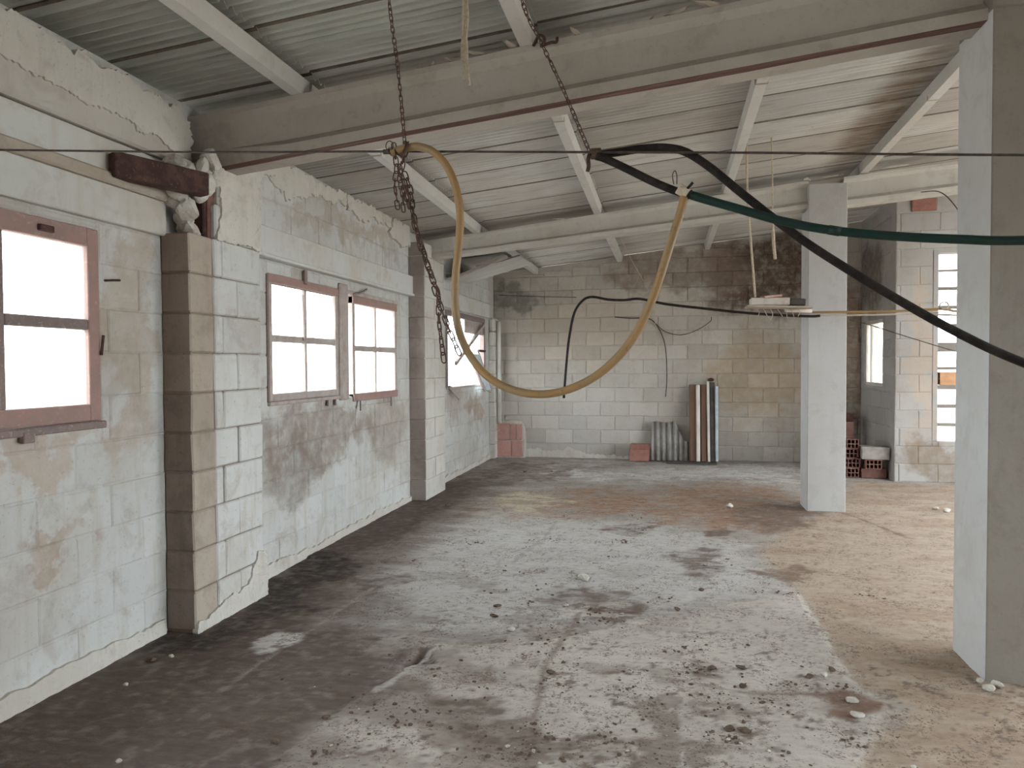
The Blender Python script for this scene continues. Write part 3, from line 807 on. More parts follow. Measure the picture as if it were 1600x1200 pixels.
# ------------------------------------------------------------------ far wall
def topB(x): return zt(x, BY) + 0.03
wall_back = core('wall_back', WX-0.2, GX+0.2, -0.05, lambda x: zs(x, BY), [], 'y', BY+0.008, BY+0.2, M_WALL_B)
lay_blocks(wall_back, WX, GX, 0.0, topB, [], lambda a, z: ((a, BY+0.008, z), 0), M_WALL_B, gap=0.011, proud=0.010, jit=0.003, shift=0.17)
ragged_patch('render_skirt', [(-2.3, -0.03, 0), (0.0, -0.03, 0), (0.0, 0.05), (-1.2, 0.06), (-1.6, 0.16), (-2.0, 0.10), (-2.3, 0.14)], 'y-', BY+0.01, BY-0.022, M_PLASTER, wall_back, 0.02, 72)

# ------------------------------------------------------------------ projecting gable at the right: slot column and side window
SL = [(2.867-0.0, 2.660), (2.645, 2.445), (2.412, 2.212), (2.178, 1.985), (1.945, 1.752), (1.640, 1.448), (1.410, 1.218), (1.168, 0.975), (0.935, 0.742), (0.705, 0.515)]
SX0, SX1 = 3.30, 3.66
wall_gable = core('wall_right', GX, EAST, -0.05, lambda x: zs(x, GY), [(SX0, SX1, 0.515, 2.867)], 'y', GY+0.008, GY+0.2, M_WALL_R)
lay_blocks(wall_gable, GX, 5.2, 0.0, lambda x: zs(x, GY)-0.04, [(SX0-0.06, SX1+0.06, 0.515, 2.90), (2.985, 3.265, 3.385, 3.55)], lambda a, z: ((a, GY+0.008, z), 0), M_WALL_R, gap=0.007, proud=0.008, jit=0.002, shift=0.05)
for x0 in (SX0-0.06, SX1):
    box('slot_jamb', (x0, GY-0.004, 0.515), (x0+0.06, GY+0.19, 2.90), M_WALL_R, wall_gable, 0.004)
for k in range(9):
    box('slot_slab', (SX0-0.002, GY+0.01, SL[k+1][0]), (SX1+0.002, GY+0.18, SL[k][1]), M_CONC_F, wall_gable, 0.006)
br = box('red_hollow_brick', (2.98, GY-0.03, 3.39), (3.26, GY+0.0, 3.545), M_REDBRICK, wall_gable, 0.006)
br.name = 'exposed_brick'
S_HOLE = [(GY+0.56, BY-0.16, 1.18, 2.10)]
wall_side = core('wall_right_side', GY+0.2, BY+0.2, -0.05, lambda y: zs(GX, y), S_HOLE, 'x', GX+0.008, GX+0.2, M_WALL_R)
lay_blocks(wall_side, GY, BY, 0.0, lambda y: zs(GX, y)-0.05, S_HOLE, lambda a, z: ((GX+0.008, a, z), R(90)), M_WALL_R, gap=0.007, proud=-0.0, jit=0.0, shift=0.2)
for o in wall_side.children:      # these face the other way: turn each block about its own middle
    w = o.data.vertices
    L = max(v.co.x for v in w) + 0.0035
    o.rotation_euler = (0, 0, R(-90))
    o.location = Vector((GX+0.008-0.008, o.location.y + L, o.location.z))
# far gable of the plot seen through that window
ext = box('outside_wall', (3.4, 18.8, -0.2), (5.75, 19.1, 4.5), M_EXT, None, 0.01)
struct(ext)

# ------------------------------------------------------------------ rest of the shell, behind and beside the camera
EH = [(0.6, 3.6, 0.3, 2.7), (4.4, 7.8, 0.1, 2.7)]  # unseen openings, sized and placed for the light they let in
wall_east = core('wall_east', REAR, GY+0.2, -0.05, lambda y: zs(EAST, y), EH, 'x', EAST, EAST+0.2, M_WALL_R)
wall_rear = core('wall_rear', WX-0.2, EAST+0.2, -0.05, lambda x: zs(x, REAR), [], 'y', REAR, REAR-0.2, M_WALL_R)

# ------------------------------------------------------------------ windows
def sash(parent, y0, y1, z0, z1, x, fr, mats, depth=0.045, rails=2, panes=True, swing=None, mull=True):
    """frame with a glazing cross; each bar and pane is its own piece; x is the room face"""
    mf, mb = mats
    parts = []
    def B(nm, ya, yb, za, zb, mt, xo=0.0, th=depth):
        o = box(nm, (x-th-xo, ya, za), (x-xo, yb, zb), mt, parent, 0.004); parts.append(o); return o
    B('stile', y0, y0+fr, z0, z1, mf); B('stile', y1-fr, y1, z0, z1, mf)
    B('rail', y0+fr, y1-fr, z1-fr*1.25, z1, mf); B('rail', y0+fr, y1-fr, z0, z0+fr*1.15, mf)
    ym, zm = (y0+y1)/2, (z0+z1)/2
    bw = 0.032
    if mull: B('glazing_bar', ym-bw*0.5, ym+bw*0.5, z0+fr*1.15, z1-fr*1.25, mb, 0.006, 0.034)
    for (ya, yb) in (((y0+fr, ym-bw*0.5), (ym+bw*0.5, y1-fr)) if mull else ((y0+fr, y1-fr),)):
        B('glazing_bar', ya, yb, zm-0.026, zm+0.026, mb, 0.004, 0.036)
        for (za, zb) in ((z0+fr*1.15, zm-0.026), (zm+0.026, z1-fr*1.25)):
            if panes: B('pane', ya-0.004, yb+0.004, za-0.004, zb+0.004, M_GLASS, 0.022, 0.004)
    return parts

w1 = struct(empty('window_1', (0, 0, 0)), 'nearest window in a dusty pink frame at the left edge')
sash(w1, 2.03, 3.12, 1.235, 2.183, WX+0.012, 0.072, (M_PINKWOOD, M_PINKDARK))
box('sill', (WX-0.06, 1.99, 1.195), (WX+0.035, 3.13, 1.232), M_PINKDARK, w1, 0.006)
box('latch', (WX+0.012, 2.64, 1.165), (WX+0.04, 2.70, 1.215), M_PINKDARK, w1, 0.004)
box('latch', (WX+0.008, 2.76, 2.12), (WX+0.03, 2.84, 2.15), M_RUST, w1, 0.004)
tube('hinge_pin', [(WX+0.02, 3.115, 1.56), (WX+0.025, 3.125, 1.66)], 0.007, M_RUST, w1, 6, 1)

w2 = struct(empty('window_2', (0, 0, 0)), 'left casement of the paired windows, pale worn wood')
sash(w2, 4.70, 5.815, 1.245, 2.16, WX+0.008, 0.048, (M_GREYWOOD, M_GREYWOOD))
box('frame_head', (WX-0.05, 4.69, 2.10), (WX+0.016, 5.82, 2.165), M_PINKWOOD, w2, 0.004)
box('frame_jamb', (WX-0.05, 4.675, 1.24), (WX+0.014, 4.70, 2.16), M_PINKDARK, w2, 0.004)
box('latch', (WX+0.01, 5.20, 2.14), (WX+0.03, 5.24, 2.25), M_PINKDARK, w2, 0.003)
obox('stay', (WX+0.015, 5.205, 1.70), (WX+0.03, 5.16, 2.05), 0.012, 0.02, M_GREYWOOD, w2, 0.002)
post = box('frame_post', (WX-0.06, 5.825, 1.20), (WX+0.03, 5.985, 2.22), M_GREYWOOD, w2, 0.012)
obox('sill', (WX-0.01, 4.68, 1.228), (WX-0.01, 5.82, 1.228), 0.07, 0.03, M_GREYWOOD, w2, 0.005)
for yy in (5.60, 5.74):
    obox('bracket', (WX+0.01, yy, 1.235), (WX+0.02, yy-0.02, 1.165), 0.014, 0.03, M_PINKDARK, w2, 0.003)

w3 = struct(empty('window_3', (WX+0.01, 7.19, 0), 0), 'right casement of the paired windows, pink bottom rail, standing ajar')
pts = sash(w3, 0, 1.085, 1.19, 2.13, 0, 0.05, (M_GREYWOOD, M_GREYWOOD))
o = box('bottom_rail', (-0.05, 0.0, 1.175), (0.008, 1.085, 1.245), M_PINKWOOD, w3, 0.004)
o = box('top_rail', (-0.05, 0.0, 2.065), (0.008, 1.085, 2.135), M_PINKWOOD, w3, 0.004)
w3.rotation_euler = (0, 0, R(180))
w3.rotation_euler = (0, 0, R(0)); w3.location = (WX+0.012, 6.105, 0)
w3f = struct(empty('window_3_frame', (0, 0, 0)))
bpy.data.objects.remove(w3f)
for yy in (0.10, 0.86):
    obox('bracket', (0.02, yy, 1.18), (0.03, yy-0.02, 1.09), 0.014, 0.03, M_PINKDARK, w3, 0.003)
box('frame_head', (-0.06, -0.26, 2.135), (0.012, 1.10, 2.175), M_GREYWOOD, w3, 0.006)
tube('bent_hook', [(0.02, -0.02, 2.145), (0.03, 0.12, 2.17), (0.03, 0.25, 2.215)], 0.010, M_PINKDARK, w3, 6, 3)

w4 = struct(empty('window_4', (0, 0, 0)), 'far left window whose broken sash hangs crooked')
box('frame_head', (WX-0.06, 8.95, 2.15), (WX+0.01, 10.97, 2.22), M_PINKDARK, w4, 0.005)
box('frame_jamb', (WX-0.06, 8.95, 1.21), (WX+0.01, 9.02, 2.15), M_PINKDARK, w4, 0.005)
box('frame_jamb', (WX-0.06, 10.90, 1.21), (WX+0.01, 10.97, 2.15), M_PINKDARK, w4, 0.005)
box('sill', (WX-0.10, 8.95, 1.185), (WX+0.02, 10.97, 1.215), M_GREYWOOD, w4, 0.005)
box('board', (WX-0.03, 9.9, 1.96), (WX-0.012, 10.93, 2.16), M_GREYWOOD, w4, 0.004)
box('latch', (WX-0.01, 10.55, 1.70), (WX+0.03, 10.93, 1.735), M_RUST, w4, 0.003)
box('pane', (WX-0.04, 9.02, 1.215), (WX-0.036, 9.96, 2.15), M_GLASS, w4, 0)
ds = tag(empty('broken_sash', (0, 0, 0)), 'torn window sash dangling on a slant in the far left window', 'window sash')
A = Vector((WX+0.05, 9.55, 2.02))
obox('stile', (WX+0.04, 10.78, 2.12), (WX+0.10, 9.05, 1.52), 0.035, 0.05, M_GREYWOOD, ds)
obox('stile', (WX+0.03, 9.85, 1.72), (WX+0.12, 10.50, 1.12), 0.035, 0.05, M_GREYWOOD, ds)
obox('rail', (WX+0.07, 10.25, 1.72), (WX+0.12, 10.88, 1.10), 0.03, 0.045, M_GREYWOOD, ds)
obox('rail', (WX+0.10, 10.42, 1.17), (WX+0.12, 10.88, 1.10), 0.03, 0.045, M_GREYWOOD, ds)
bm = bmesh.new()
vs = [bm.verts.new(p) for p in ((WX+0.07, 9.95, 1.66), (WX+0.09, 10.30, 1.66), (WX+0.13, 10.82, 1.12), (WX+0.12, 10.50, 1.13), (WX+0.11, 10.25, 1.34))]
f = bm.faces.new(vs); r_ = bmesh.ops.extrude_face_region(bm, geom=[f])
for v in [g for g in r_['geom'] if isinstance(g, bmesh.types.BMVert)]: v.co.x += 0.006
from_bm('plastic_sheet', bm, M_PLASTIC, ds)
obox('splinter', (WX+0.03, 8.98, 1.22), (WX+0.10, 9.22, 1.06), 0.03, 0.05, M_GREYWOOD, ds)
tube('hinge_strap', [(WX+0.04, 10.78, 2.14), (WX+0.04, 10.70, 2.08)], 0.012, M_RUST, ds, 6, 1)

w5 = struct(empty('window_5', (0, 0, 0)), 'white framed window in the right hand return wall')
ya, yb, za, zb = GY+0.56, BY-0.16, 1.18, 2.10
for nm, a, b, c_, d_ in (('stile', ya, ya+0.05, za, zb), ('stile', yb-0.05, yb, za, zb), ('rail', ya+0.05, yb-0.05, za, za+0.05), ('rail', ya+0.05, yb-0.05, zb-0.05, zb), ('glazing_bar', yb-0.30, yb-0.27, za+0.05, zb-0.05)):
    box(nm, (GX+0.02, a, c_), (GX+0.07, b, d_), M_PALEMETAL, w5, 0.004)
box('pane', (GX+0.04, ya+0.05, za+0.05), (GX+0.044, yb-0.05, zb-0.05), M_GLASS, w5, 0)

# ------------------------------------------------------------------ columns and beams
def column(x0, x1, y0, y1, z1, label, chip=False):
    bm = bmesh.new()
    bm_box(bm, (x0, y0, -0.03), (x1, y1, z1), 0)
    bmesh.ops.bevel(bm, geom=[e for e in bm.edges if abs(e.verts[0].co.z-e.verts[1].co.z) > 0.5], offset=0.006, segments=1, affect='EDGES')
    o = from_bm('concrete_column', bm, M_CONC)
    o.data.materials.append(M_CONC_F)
    return tag(o, label, 'column', 'concrete columns down the middle')
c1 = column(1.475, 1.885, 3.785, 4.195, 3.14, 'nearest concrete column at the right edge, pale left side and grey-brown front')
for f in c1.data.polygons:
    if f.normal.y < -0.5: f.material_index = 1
M_CONC_M = mat_masonry('greyed_column_paint', (0.44, 0.435, 0.425), (0.38, 0.36, 0.335), (0.31, 0.28, 0.25), 0.45, 0.3, 0.0, bump=0.2, seed=17.0, pit=0.2)  # greyer copy that paints the shade on the farther column's front
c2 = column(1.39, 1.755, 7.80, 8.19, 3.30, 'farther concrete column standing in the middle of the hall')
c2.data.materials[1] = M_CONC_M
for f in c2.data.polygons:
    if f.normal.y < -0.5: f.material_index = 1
bm = bmesh.new(); bm_box(bm, (1.475, 3.785, 3.14), (1.885, 4.195, 3.50), 0.01)
o = from_bm('column_head', bm, M_CONC_F, c1)

def ibeam(name, x0, x1, yc, zb, ztp, fw, mat, label, soff, endblock=None):
    h = 0.5
    prof = [(-fw, 0), (-fw*0.25, 0), (fw, 0), (fw, 0.17), (fw*0.5, 0.30), (fw*0.5, 0.80), (fw*0.95, 0.90), (fw*0.95, 1.0), (-fw*0.95, 1.0), (-fw*0.95, 0.90), (-fw*0.5, 0.80), (-fw*0.5, 0.30), (-fw, 0.17)]
    bm = bmesh.new()
    n = 26
    rings = []
    for i in range(n+1):
        x = x0+(x1-x0)*i/n
        b, tp = zb(x), ztp(x)
        k = 1.0
        rr = []
        for (py, pz) in prof:
            if endblock and x < endblock and abs(py) == fw*0.5: py = math.copysign(fw*0.93, py)
            rr.append(bm.verts.new((x, yc+py+random.uniform(-0.002, 0.002), b+(tp-b)*pz+random.uniform(-0.002, 0.002))))
        rings.append(rr)
    m_ = len(prof)
    for a, b in zip(rings, rings[1:]):
        for k in range(m_):
            f = bm.faces.new((a[k], a[(k+1) % m_], b[(k+1) % m_], b[k]))
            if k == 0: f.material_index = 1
    bm.faces.new(rings[0]); bm.faces.new(rings[-1][::-1])
    bmesh.ops.recalc_face_normals(bm, faces=bm.faces)
    o = from_bm(name, bm, [mat, soff])
    return tag(o, label, 'beam', 'sloping concrete roof beams')
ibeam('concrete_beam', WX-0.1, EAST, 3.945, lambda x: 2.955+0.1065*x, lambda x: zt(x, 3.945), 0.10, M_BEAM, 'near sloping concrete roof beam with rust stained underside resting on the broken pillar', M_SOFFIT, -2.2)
ibeam('concrete_beam', WX-0.05, 1.40, 7.945, lambda x: 2.945+0.0885*x, lambda x: zt(x, 7.945), 0.10, M_BEAM_B, 'farther sloping concrete roof beam running left from the middle column', M_BEAM_B, -2.3)
ibeam('concrete_beam', 1.74, EAST, 7.985, lambda x: 2.945+0.085*x, lambda x: zt(x, 7.985)-0.03*(x-1.4)/1.4, 0.10, M_BEAM_B, 'short visible length of concrete roof beam to the right of the middle column', M_BEAM_B)
ibeam('concrete_beam', WX-0.05, EAST, -0.055, lambda x: 2.955+0.1065*x, lambda x: zt(x, 0), 0.10, M_BEAM, 'concrete roof beam overhead behind the viewpoint', M_SOFFIT)
# crumbled mortar and broken sheet edges packed on top of the beams
for bi, (yc, x0, x1) in enumerate(((3.84, -2.7, 1.6), (7.84, 0.4, 3.6), (7.84, -2.4, 0.4))):
    bm = bmesh.new()
    x = x0
    k = 0
    while x < x1:
        L = random.uniform(0.06, 0.28)
        if random.random() < (0.55 if bi < 2 else 0.25):
            zz = zt(x+L/2, yc)
            rock(bm, (x+L/2, yc+0.02, zz+0.012), L*0.5, 500+bi*100+k, (1.0, 0.22, 0.10))
        x += L; k += 1
    o = from_bm('mortar_crust', bm, M_PLASTER if bi else M_LEDGE)
    tag(o, ['crumbled mortar along the top of the near beam', 'flaking mortar along the top of the farther beam, right of the yellow hose', 'flaking mortar along the top of the farther beam, left end'][bi], 'mortar', kind='stuff')

# ------------------------------------------------------------------ purlins
PXS = [-2.09, -0.74, 0.60, 1.93, 3.27, 4.60, 5.9]
names = ['leftmost', 'second', 'third', 'fourth', 'fifth', 'sixth', 'seventh']
bays = [(-4.4, -0.06, 'overhead behind the viewpoint'), (-0.05, 3.93, 'in the near bay, before the first beam'), (3.96, 7.93, 'between the two beams'), (7.96, BY+0.1, 'in the far bay, ending on the far wall')]
for bi, (y0, y1, where) in enumerate(bays):
    for pi, px in enumerate(PXS):
        if bi in (2,) and pi > 4: continue
        if bi == 3 and pi > 3: continue
        bm = bmesh.new()
        w = 0.045
        segs = 8
        prev = None
        for i in range(segs+1):
            y = y0+(y1-y0)*i/segs
            z = zt(px, y)
            ring = [bm.verts.new((px+sx*w*(0.8 if sz == 0 else 1), y, z+sz*PUR_H*0.985)) for sx, sz in ((-1, 0), (1, 0), (1, 1), (-1, 1))]
            if prev:
                for k in range(4): bm.faces.new((prev[k], prev[(k+1) % 4], ring[(k+1) % 4], ring[k]))
            else:
                bm.faces.new(ring[::-1])
            prev = ring
        bm.faces.new(prev)
        bmesh.ops.recalc_face_normals(bm, faces=bm.faces)
        o = from_bm('roof_purlin', bm, M_PURLIN)
        tag(o, '%s concrete purlin from the window wall, %s' % (names[pi], where), 'purlin', 'roof purlins')
        if bi == 2 and pi < 4:   # splice strap half way along
            ys_ = y0 + (1.05 if pi != 3 else 2.0)
            z = zt(px, ys_)
            box('splice_strap', (px-0.043, ys_, z-0.006), (px+0.043, ys_+0.012, z+0.03), M_LEDGE, o, 0.002)

# ------------------------------------------------------------------ roof sheets
ceiling = struct(empty('ceiling', (0, 0, 0)))
PIT = 0.0715
NW = 8
def sheet_mesh(L, wdt, amp=0.019, pit=PIT):
    bm = bmesh.new()
    n = int(round(wdt/pit))*6
    top, bot = [], []
    for i in range(n+1):
        y = i*wdt/n
        z = amp*math.cos(2*math.pi*y/pit)
        for lst, off in ((bot, 0.0), (top, 0.007)):
            lst.append((bm.verts.new((0, y, z+off)), bm.verts.new((L, y, z+off))))
    for i in range(n):
        f_ = bm.faces.new((bot[i][0], bot[i+1][0], bot[i+1][1], bot[i][1]))
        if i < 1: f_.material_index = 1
        bm.faces.new((top[i][0], top[i][1], top[i+1][1], top[i+1][0]))
        bm.faces.new((bot[i][0], top[i][0], top[i+1][0], bot[i+1][0]))
        bm.faces.new((bot[i][1], bot[i+1][1], top[i+1][1], top[i][1]))
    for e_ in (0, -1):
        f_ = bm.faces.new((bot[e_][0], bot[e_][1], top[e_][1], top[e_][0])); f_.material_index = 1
    bmesh.ops.recalc_face_normals(bm, faces=bm.faces)
    me = bpy.data.meshes.new('roof_sheet')
    bm.normal_update(); bm.to_mesh(me); bm.free()
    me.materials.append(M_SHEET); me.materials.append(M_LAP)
    return me
SW = PIT*NW
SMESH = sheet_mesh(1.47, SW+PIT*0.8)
edges = [-3.15] + [p for p in PXS] + [EAST+0.3]
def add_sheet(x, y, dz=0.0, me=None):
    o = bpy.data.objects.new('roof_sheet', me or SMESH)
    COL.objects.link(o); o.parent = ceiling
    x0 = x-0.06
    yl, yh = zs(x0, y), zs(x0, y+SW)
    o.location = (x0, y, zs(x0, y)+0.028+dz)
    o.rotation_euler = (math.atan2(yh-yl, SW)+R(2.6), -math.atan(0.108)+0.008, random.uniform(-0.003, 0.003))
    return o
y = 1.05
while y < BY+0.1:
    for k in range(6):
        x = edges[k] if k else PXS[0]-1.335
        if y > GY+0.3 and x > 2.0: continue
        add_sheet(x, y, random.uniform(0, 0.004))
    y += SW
# roof behind and beside the view in one coarse run
bm = bmesh.new()
def quad(pts):
    bm.faces.new([bm.verts.new(p) for p in pts])
quad([(x, y, zs(x, y)+0.05) for x, y in ((-3.2, REAR-0.3), (EAST+0.4, REAR-0.3), (EAST+0.4, 1.1), (-3.2, 1.1))])
g = bmesh.ops.extrude_face_region(bm, geom=bm.faces[:])
for v in [v for v in g['geom'] if isinstance(v, bmesh.types.BMVert)]: v.co.z += 0.02
from_bm('roof_rear', bm, M_SHEET, ceiling)
bm = bmesh.new()
quad([(x, y, zs(x, y)+0.09) for x, y in ((5.7, 1.1), (EAST+0.4, 1.1), (EAST+0.4, BY), (5.7, BY))])
g = bmesh.ops.extrude_face_region(bm, geom=bm.faces[:])
for v in [v for v in g['geom'] if isinstance(v, bmesh.types.BMVert)]: v.co.z += 0.02
from_bm('roof_side', bm, M_SHEET, ceiling)
# a cracked sheet that has dropped at the left end of the far bay
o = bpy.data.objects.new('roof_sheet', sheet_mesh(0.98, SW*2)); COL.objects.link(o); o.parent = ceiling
o.location = (-2.74, 8.85, 2.60); o.rotation_euler = (R(4), R(-15), R(2))
obox('batten', (-2.66, 8.82, 2.60), (-1.95, 8.84, 2.85), 0.03, 0.035, M_GREYWOOD, ceiling, 0.003)

# ------------------------------------------------------------------ hoses, wires
H = {
 'wire':[(-2.79,2.46,2.395),(-1.800,2.535,2.340),(-1.010,2.535,2.290),(-0.253,2.535,2.237),(0.320,2.535,2.197),(1.062,2.535,2.141),(2.6,2.535,2.04),(6.59,2.535,2.0)],
 'yellow':[(-0.981,2.500,2.270),(-0.949,2.500,2.282),(-0.887,2.500,2.289),(-0.827,2.500,2.269),(-0.775,2.500,2.216),(-0.740,2.500,2.137),(-0.724,2.500,2.038),(-0.729,2.500,1.936),(-0.742,2.500,1.823),(-0.745,2.500,1.720),(-0.729,2.500,1.616),(-0.682,2.500,1.520),(-0.608,2.500,1.446),(-0.515,2.500,1.406),(-0.423,2.500,1.397),(-0.333,2.500,1.415),(-0.244,2.500,1.459),(-0.167,2.500,1.525),(-0.107,2.500,1.603),(-0.059,2.500,1.698),(-0.023,2.500,1.800),(0.010,2.500,1.906),(0.040,2.500,2.001),(0.056,2.500,2.064)],
 'black':[(-0.255,2.580,2.238),(-0.172,2.580,2.244),(-0.083,2.580,2.251),(-0.007,2.580,2.249),(0.062,2.580,2.229),(0.143,2.580,2.171),(0.259,2.580,2.067),(0.433,2.580,1.919),(0.593,2.580,1.803),(0.749,2.580,1.698),(0.920,2.580,1.592),(1.103,2.580,1.498),(1.5,2.580,1.33),(2.2,2.6,1.05),(3.0,2.7,0.6),(3.5,2.8,0.03)],
 'black2':[(-0.240,2.520,2.218),(-0.211,2.520,2.208),(-0.135,2.520,2.168),(-0.049,2.520,2.120),(0.025,2.520,2.085),(0.061,2.520,2.073)],
 'green':[(0.048,2.500,2.075),(0.098,2.500,2.055),(0.220,2.500,2.013),(0.360,2.500,1.965),(0.516,2.500,1.927),(0.705,2.500,1.900),(0.888,2.500,1.883),(1.065,2.500,1.872),(1.6,2.500,1.865),(2.6,2.48,1.86),(4.5,2.45,1.86),(6.59,2.4,1.87)],
 'farhose':[(-0.989,7.000,1.174),(-0.969,7.000,1.437),(-0.937,7.000,1.748),(-0.886,7.000,1.995),(-0.805,7.000,2.117),(-0.712,7.000,2.152),(-0.559,7.000,2.123),(-0.407,7.000,2.114),(-0.256,7.000,2.122),(-0.018,7.000,2.068),(0.333,7.000,2.018),(0.790,7.000,1.961),(1.233,7.000,1.929),(1.35,7.0,1.93)],
}
tag(tube('steel_wire', H['wire'], 0.0042, M_WIRE, None, 6, 3), 'taut dark steel wire stretched level across the hall', 'wire')
tag(tube('yellow_hose', H['yellow'], 0.0142, M_YHOSE, None, 14, 6), 'yellowed hose hanging in a deep loop from the chains', 'hose')
tag(tube('black_hose', H['black'], 0.0145, M_BHOSE, None, 12, 6), 'long black hose arching over and dropping to the lower right', 'hose')
gh = tag(tube('green_hose', H['green'], 0.0145, M_GHOSE, None, 12, 6), 'dark green hose running off to the right past the columns', 'hose')
tube('hose_joint', [(0.047, 2.5, 2.077), (0.075, 2.5, 2.064)], 0.017, M_BHOSE, gh, 12, 1)
tube('hose_joint', [(0.505, 2.5, 1.930), (0.54, 2.5, 1.922)], 0.0158, M_GHOSE, gh, 12, 1)
bh = tag(tube('black_hose', H['black2'], 0.0138, M_BHOSE, None, 12, 4), 'short black hose between the second chain and the green hose', 'hose')
bt = tag(tube('binding_tape', [(0.035, 2.498, 2.088), (0.052, 2.498, 2.076), (0.066, 2.498, 2.066)], 0.0185, M_ROPE, None, 10, 2), 'pale tape binding the yellow hose to the green hose', 'tape')
tube('tie_wire', [(0.02, 2.49, 2.10), (0.016, 2.49, 2.13), (0.024, 2.49, 2.145), (0.030, 2.49, 2.128), (0.03, 2.49, 2.10)], 0.002, M_WIRE, bt, 5, 4)
tube('tape_end', [(0.06, 2.49, 2.078), (0.082, 2.48, 2.10)], 0.005, M_BHOSE, bt, 6, 1)
fh_ = tag(tube('black_cable', H['farhose'], 0.012, M_BHOSE, None, 8, 5), 'thin black cable looping over before the far wall and hanging straight down', 'cable')
fy = [(1.096,7.000,1.967),(1.450,7.000,1.960),(1.980,7.000,1.960),(2.341,7.000,1.970),(2.553,7.000,1.937),(3.4,7.0,1.88),(6.59,7.0,1.8)]
tag(tube('yellow_pipe', fy, 0.011, M_YHOSE, None, 8, 3), 'thin ochre pipe crossing in front of the middle column', 'pipe')
tag(tube('yellow_pipe', [(a, b+0.06, c-0.024) for a, b, c in fy[:5]]+[(6.59, 7.06, 1.77)], 0.009, M_LEDGE, None, 8, 3), 'lower dull pipe running just beneath the ochre pipe', 'pipe')
hk = [(2.33+0.035*math.cos(a)+0.03, 6.98, 2.0+0.03*math.sin(a)) for a in np.linspace(3.6, -2.2, 9)]
tag(tube('wire_hook', hk, 0.007, M_LEDGE, None, 6, 3), 'curled wire hook in front of the slot openings', 'hook')
for pts, rad, mt, lab in (
    ([(-0.818,11.55,2.250),(-0.569,11.55,2.225),(-0.323,11.55,2.221),(-0.205,11.55,2.159),(-0.098,11.55,1.988),(-0.029,11.55,1.739),(-0.010,11.55,1.291),(-0.029,11.55,0.992)], 0.009, M_WIRE, 'dark cable on the far wall bending down to a loose end'),
    ([(-0.205,11.56,2.159),(-0.029,11.56,2.007),(0.213,11.56,1.954),(0.452,11.56,2.029),(0.642,11.56,2.154),(0.661,11.56,2.222)], 0.006, M_RUST, 'thin brown cable drooping in a curve on the far wall'),
    ([(-0.62,9.6,3.19),(-0.50,10.4,2.98),(-0.320,11.4,2.70),(-0.203,11.5,2.40),(-0.184,11.5,1.78)], 0.005, M_ROPE, 'pale string slanting from the roof to the far wall'),
    ([(-2.70,11.56,2.645),(-2.0,11.56,2.60),(-1.424,11.56,2.577)], 0.005, M_WIRE, 'fine dark wire along the top left of the far wall'),
    ([(2.173,9.500,2.026),(2.404,9.500,1.960),(2.902,9.500,1.783),(3.443,9.500,1.603),(4.2,9.6,1.4),(6.58,9.6,1.2)], 0.006, M_WIRE, 'thin dark wire sloping down before the slot openings'),
    ([(2.45,7.90,3.19),(2.517,7.60,3.12),(2.606,7.500,2.98),(2.711,7.500,2.777),(2.9,7.5,2.3)], 0.005, M_WIRE, 'short dark wire hanging from the farther beam beside the near column')):
    o = tube('cable', pts, rad, mt, None, 6, 5)
    tag(o, lab, 'cable')
# strips of sacking and rope hanging from the roof
rag = tag(empty('hanging_rag', (-0.9, 3.2, 2.8)), 'frayed pale strips of rag hanging before the near beam', 'rag')
bpy.context.view_layer.update()
for k, (dx, L) in enumerate(((0.0, 0.0), (0.008, -0.04), (0.016, 0.03), (-0.006, -0.09))):
    o = tube('strip', [(-0.90+dx*0.5, 3.2, 3.31), (-0.902+dx, 3.205, 3.10), (-0.907+dx, 3.2, 2.95), (-0.905+dx*1.6, 3.2, 2.80-L)], 0.005, M_ROPE, rag, 5, 4, wob=0.3)
    o.matrix_parent_inverse = rag.matrix_world.inverted()
tag(tube('rope', [(0.667,6.6,3.42),(0.675,6.6,2.989),(0.689,6.600,2.767),(0.744,6.600,2.075)], 0.010, M_ROPE, None, 7, 4), 'pale rope holding up the left end of the hanging lamp housing', 'rope')
tag(tube('rope', [(0.872,6.6,3.44),(0.881,6.600,3.1),(0.889,6.600,2.62),(0.906,6.600,2.400)], lambda t: 0.006+0.008*(t > 0.6), M_ROPE, None, 7, 5), 'frayed rope end dangling above the lamp housing', 'rope')
# lamp housing hanging by the rope, propped on the cable
lp = tag(empty('hanging_lamp', (0.93, 6.6, 2.0)), 'dirty white strip lamp housing hanging by a rope in front of the middle column', 'lamp')
bpy.context.view_layer.update()
PL = lambda o: setattr(o, 'matrix_parent_inverse', lp.matrix_world.inverted()) or o
PL(obox('housing', (0.70, 6.6, 2.035), (1.02, 6.6, 2.030), 0.13, 0.065, M_LAMPWHITE, lp, 0.008))
PL(obox('end_cap', (1.02, 6.6, 2.030), (1.15, 6.6, 2.020), 0.12, 0.060, M_DARKBOARD, lp, 0.008))
PL(obox('reflector', (0.665, 6.6, 1.995), (1.20, 6.6, 1.975), 0.20, 0.016, M_LEDGE, lp, 0.004))
PL(obox('bracket', (0.80, 6.58, 2.07), (0.95, 6.62, 2.085), 0.10, 0.02, M_PINKBRICK, lp, 0.005))
PL(tube('tube_lamp', [(0.98, 6.56, 1.955), (1.20, 6.56, 1.945)], 0.016, M_PALEMETAL, lp, 10, 1))
for k in range(7):
    x = 0.75+0.055*k
    PL(tube('straw', [(x, 6.54, 1.97), (x+0.02, 6.53, 1.94-0.01*(k % 3)), (x+random.uniform(-.05, .05), 6.53, 1.90-0.02*(k % 3))], 0.003, M_ROPE, lp, 4, 3))

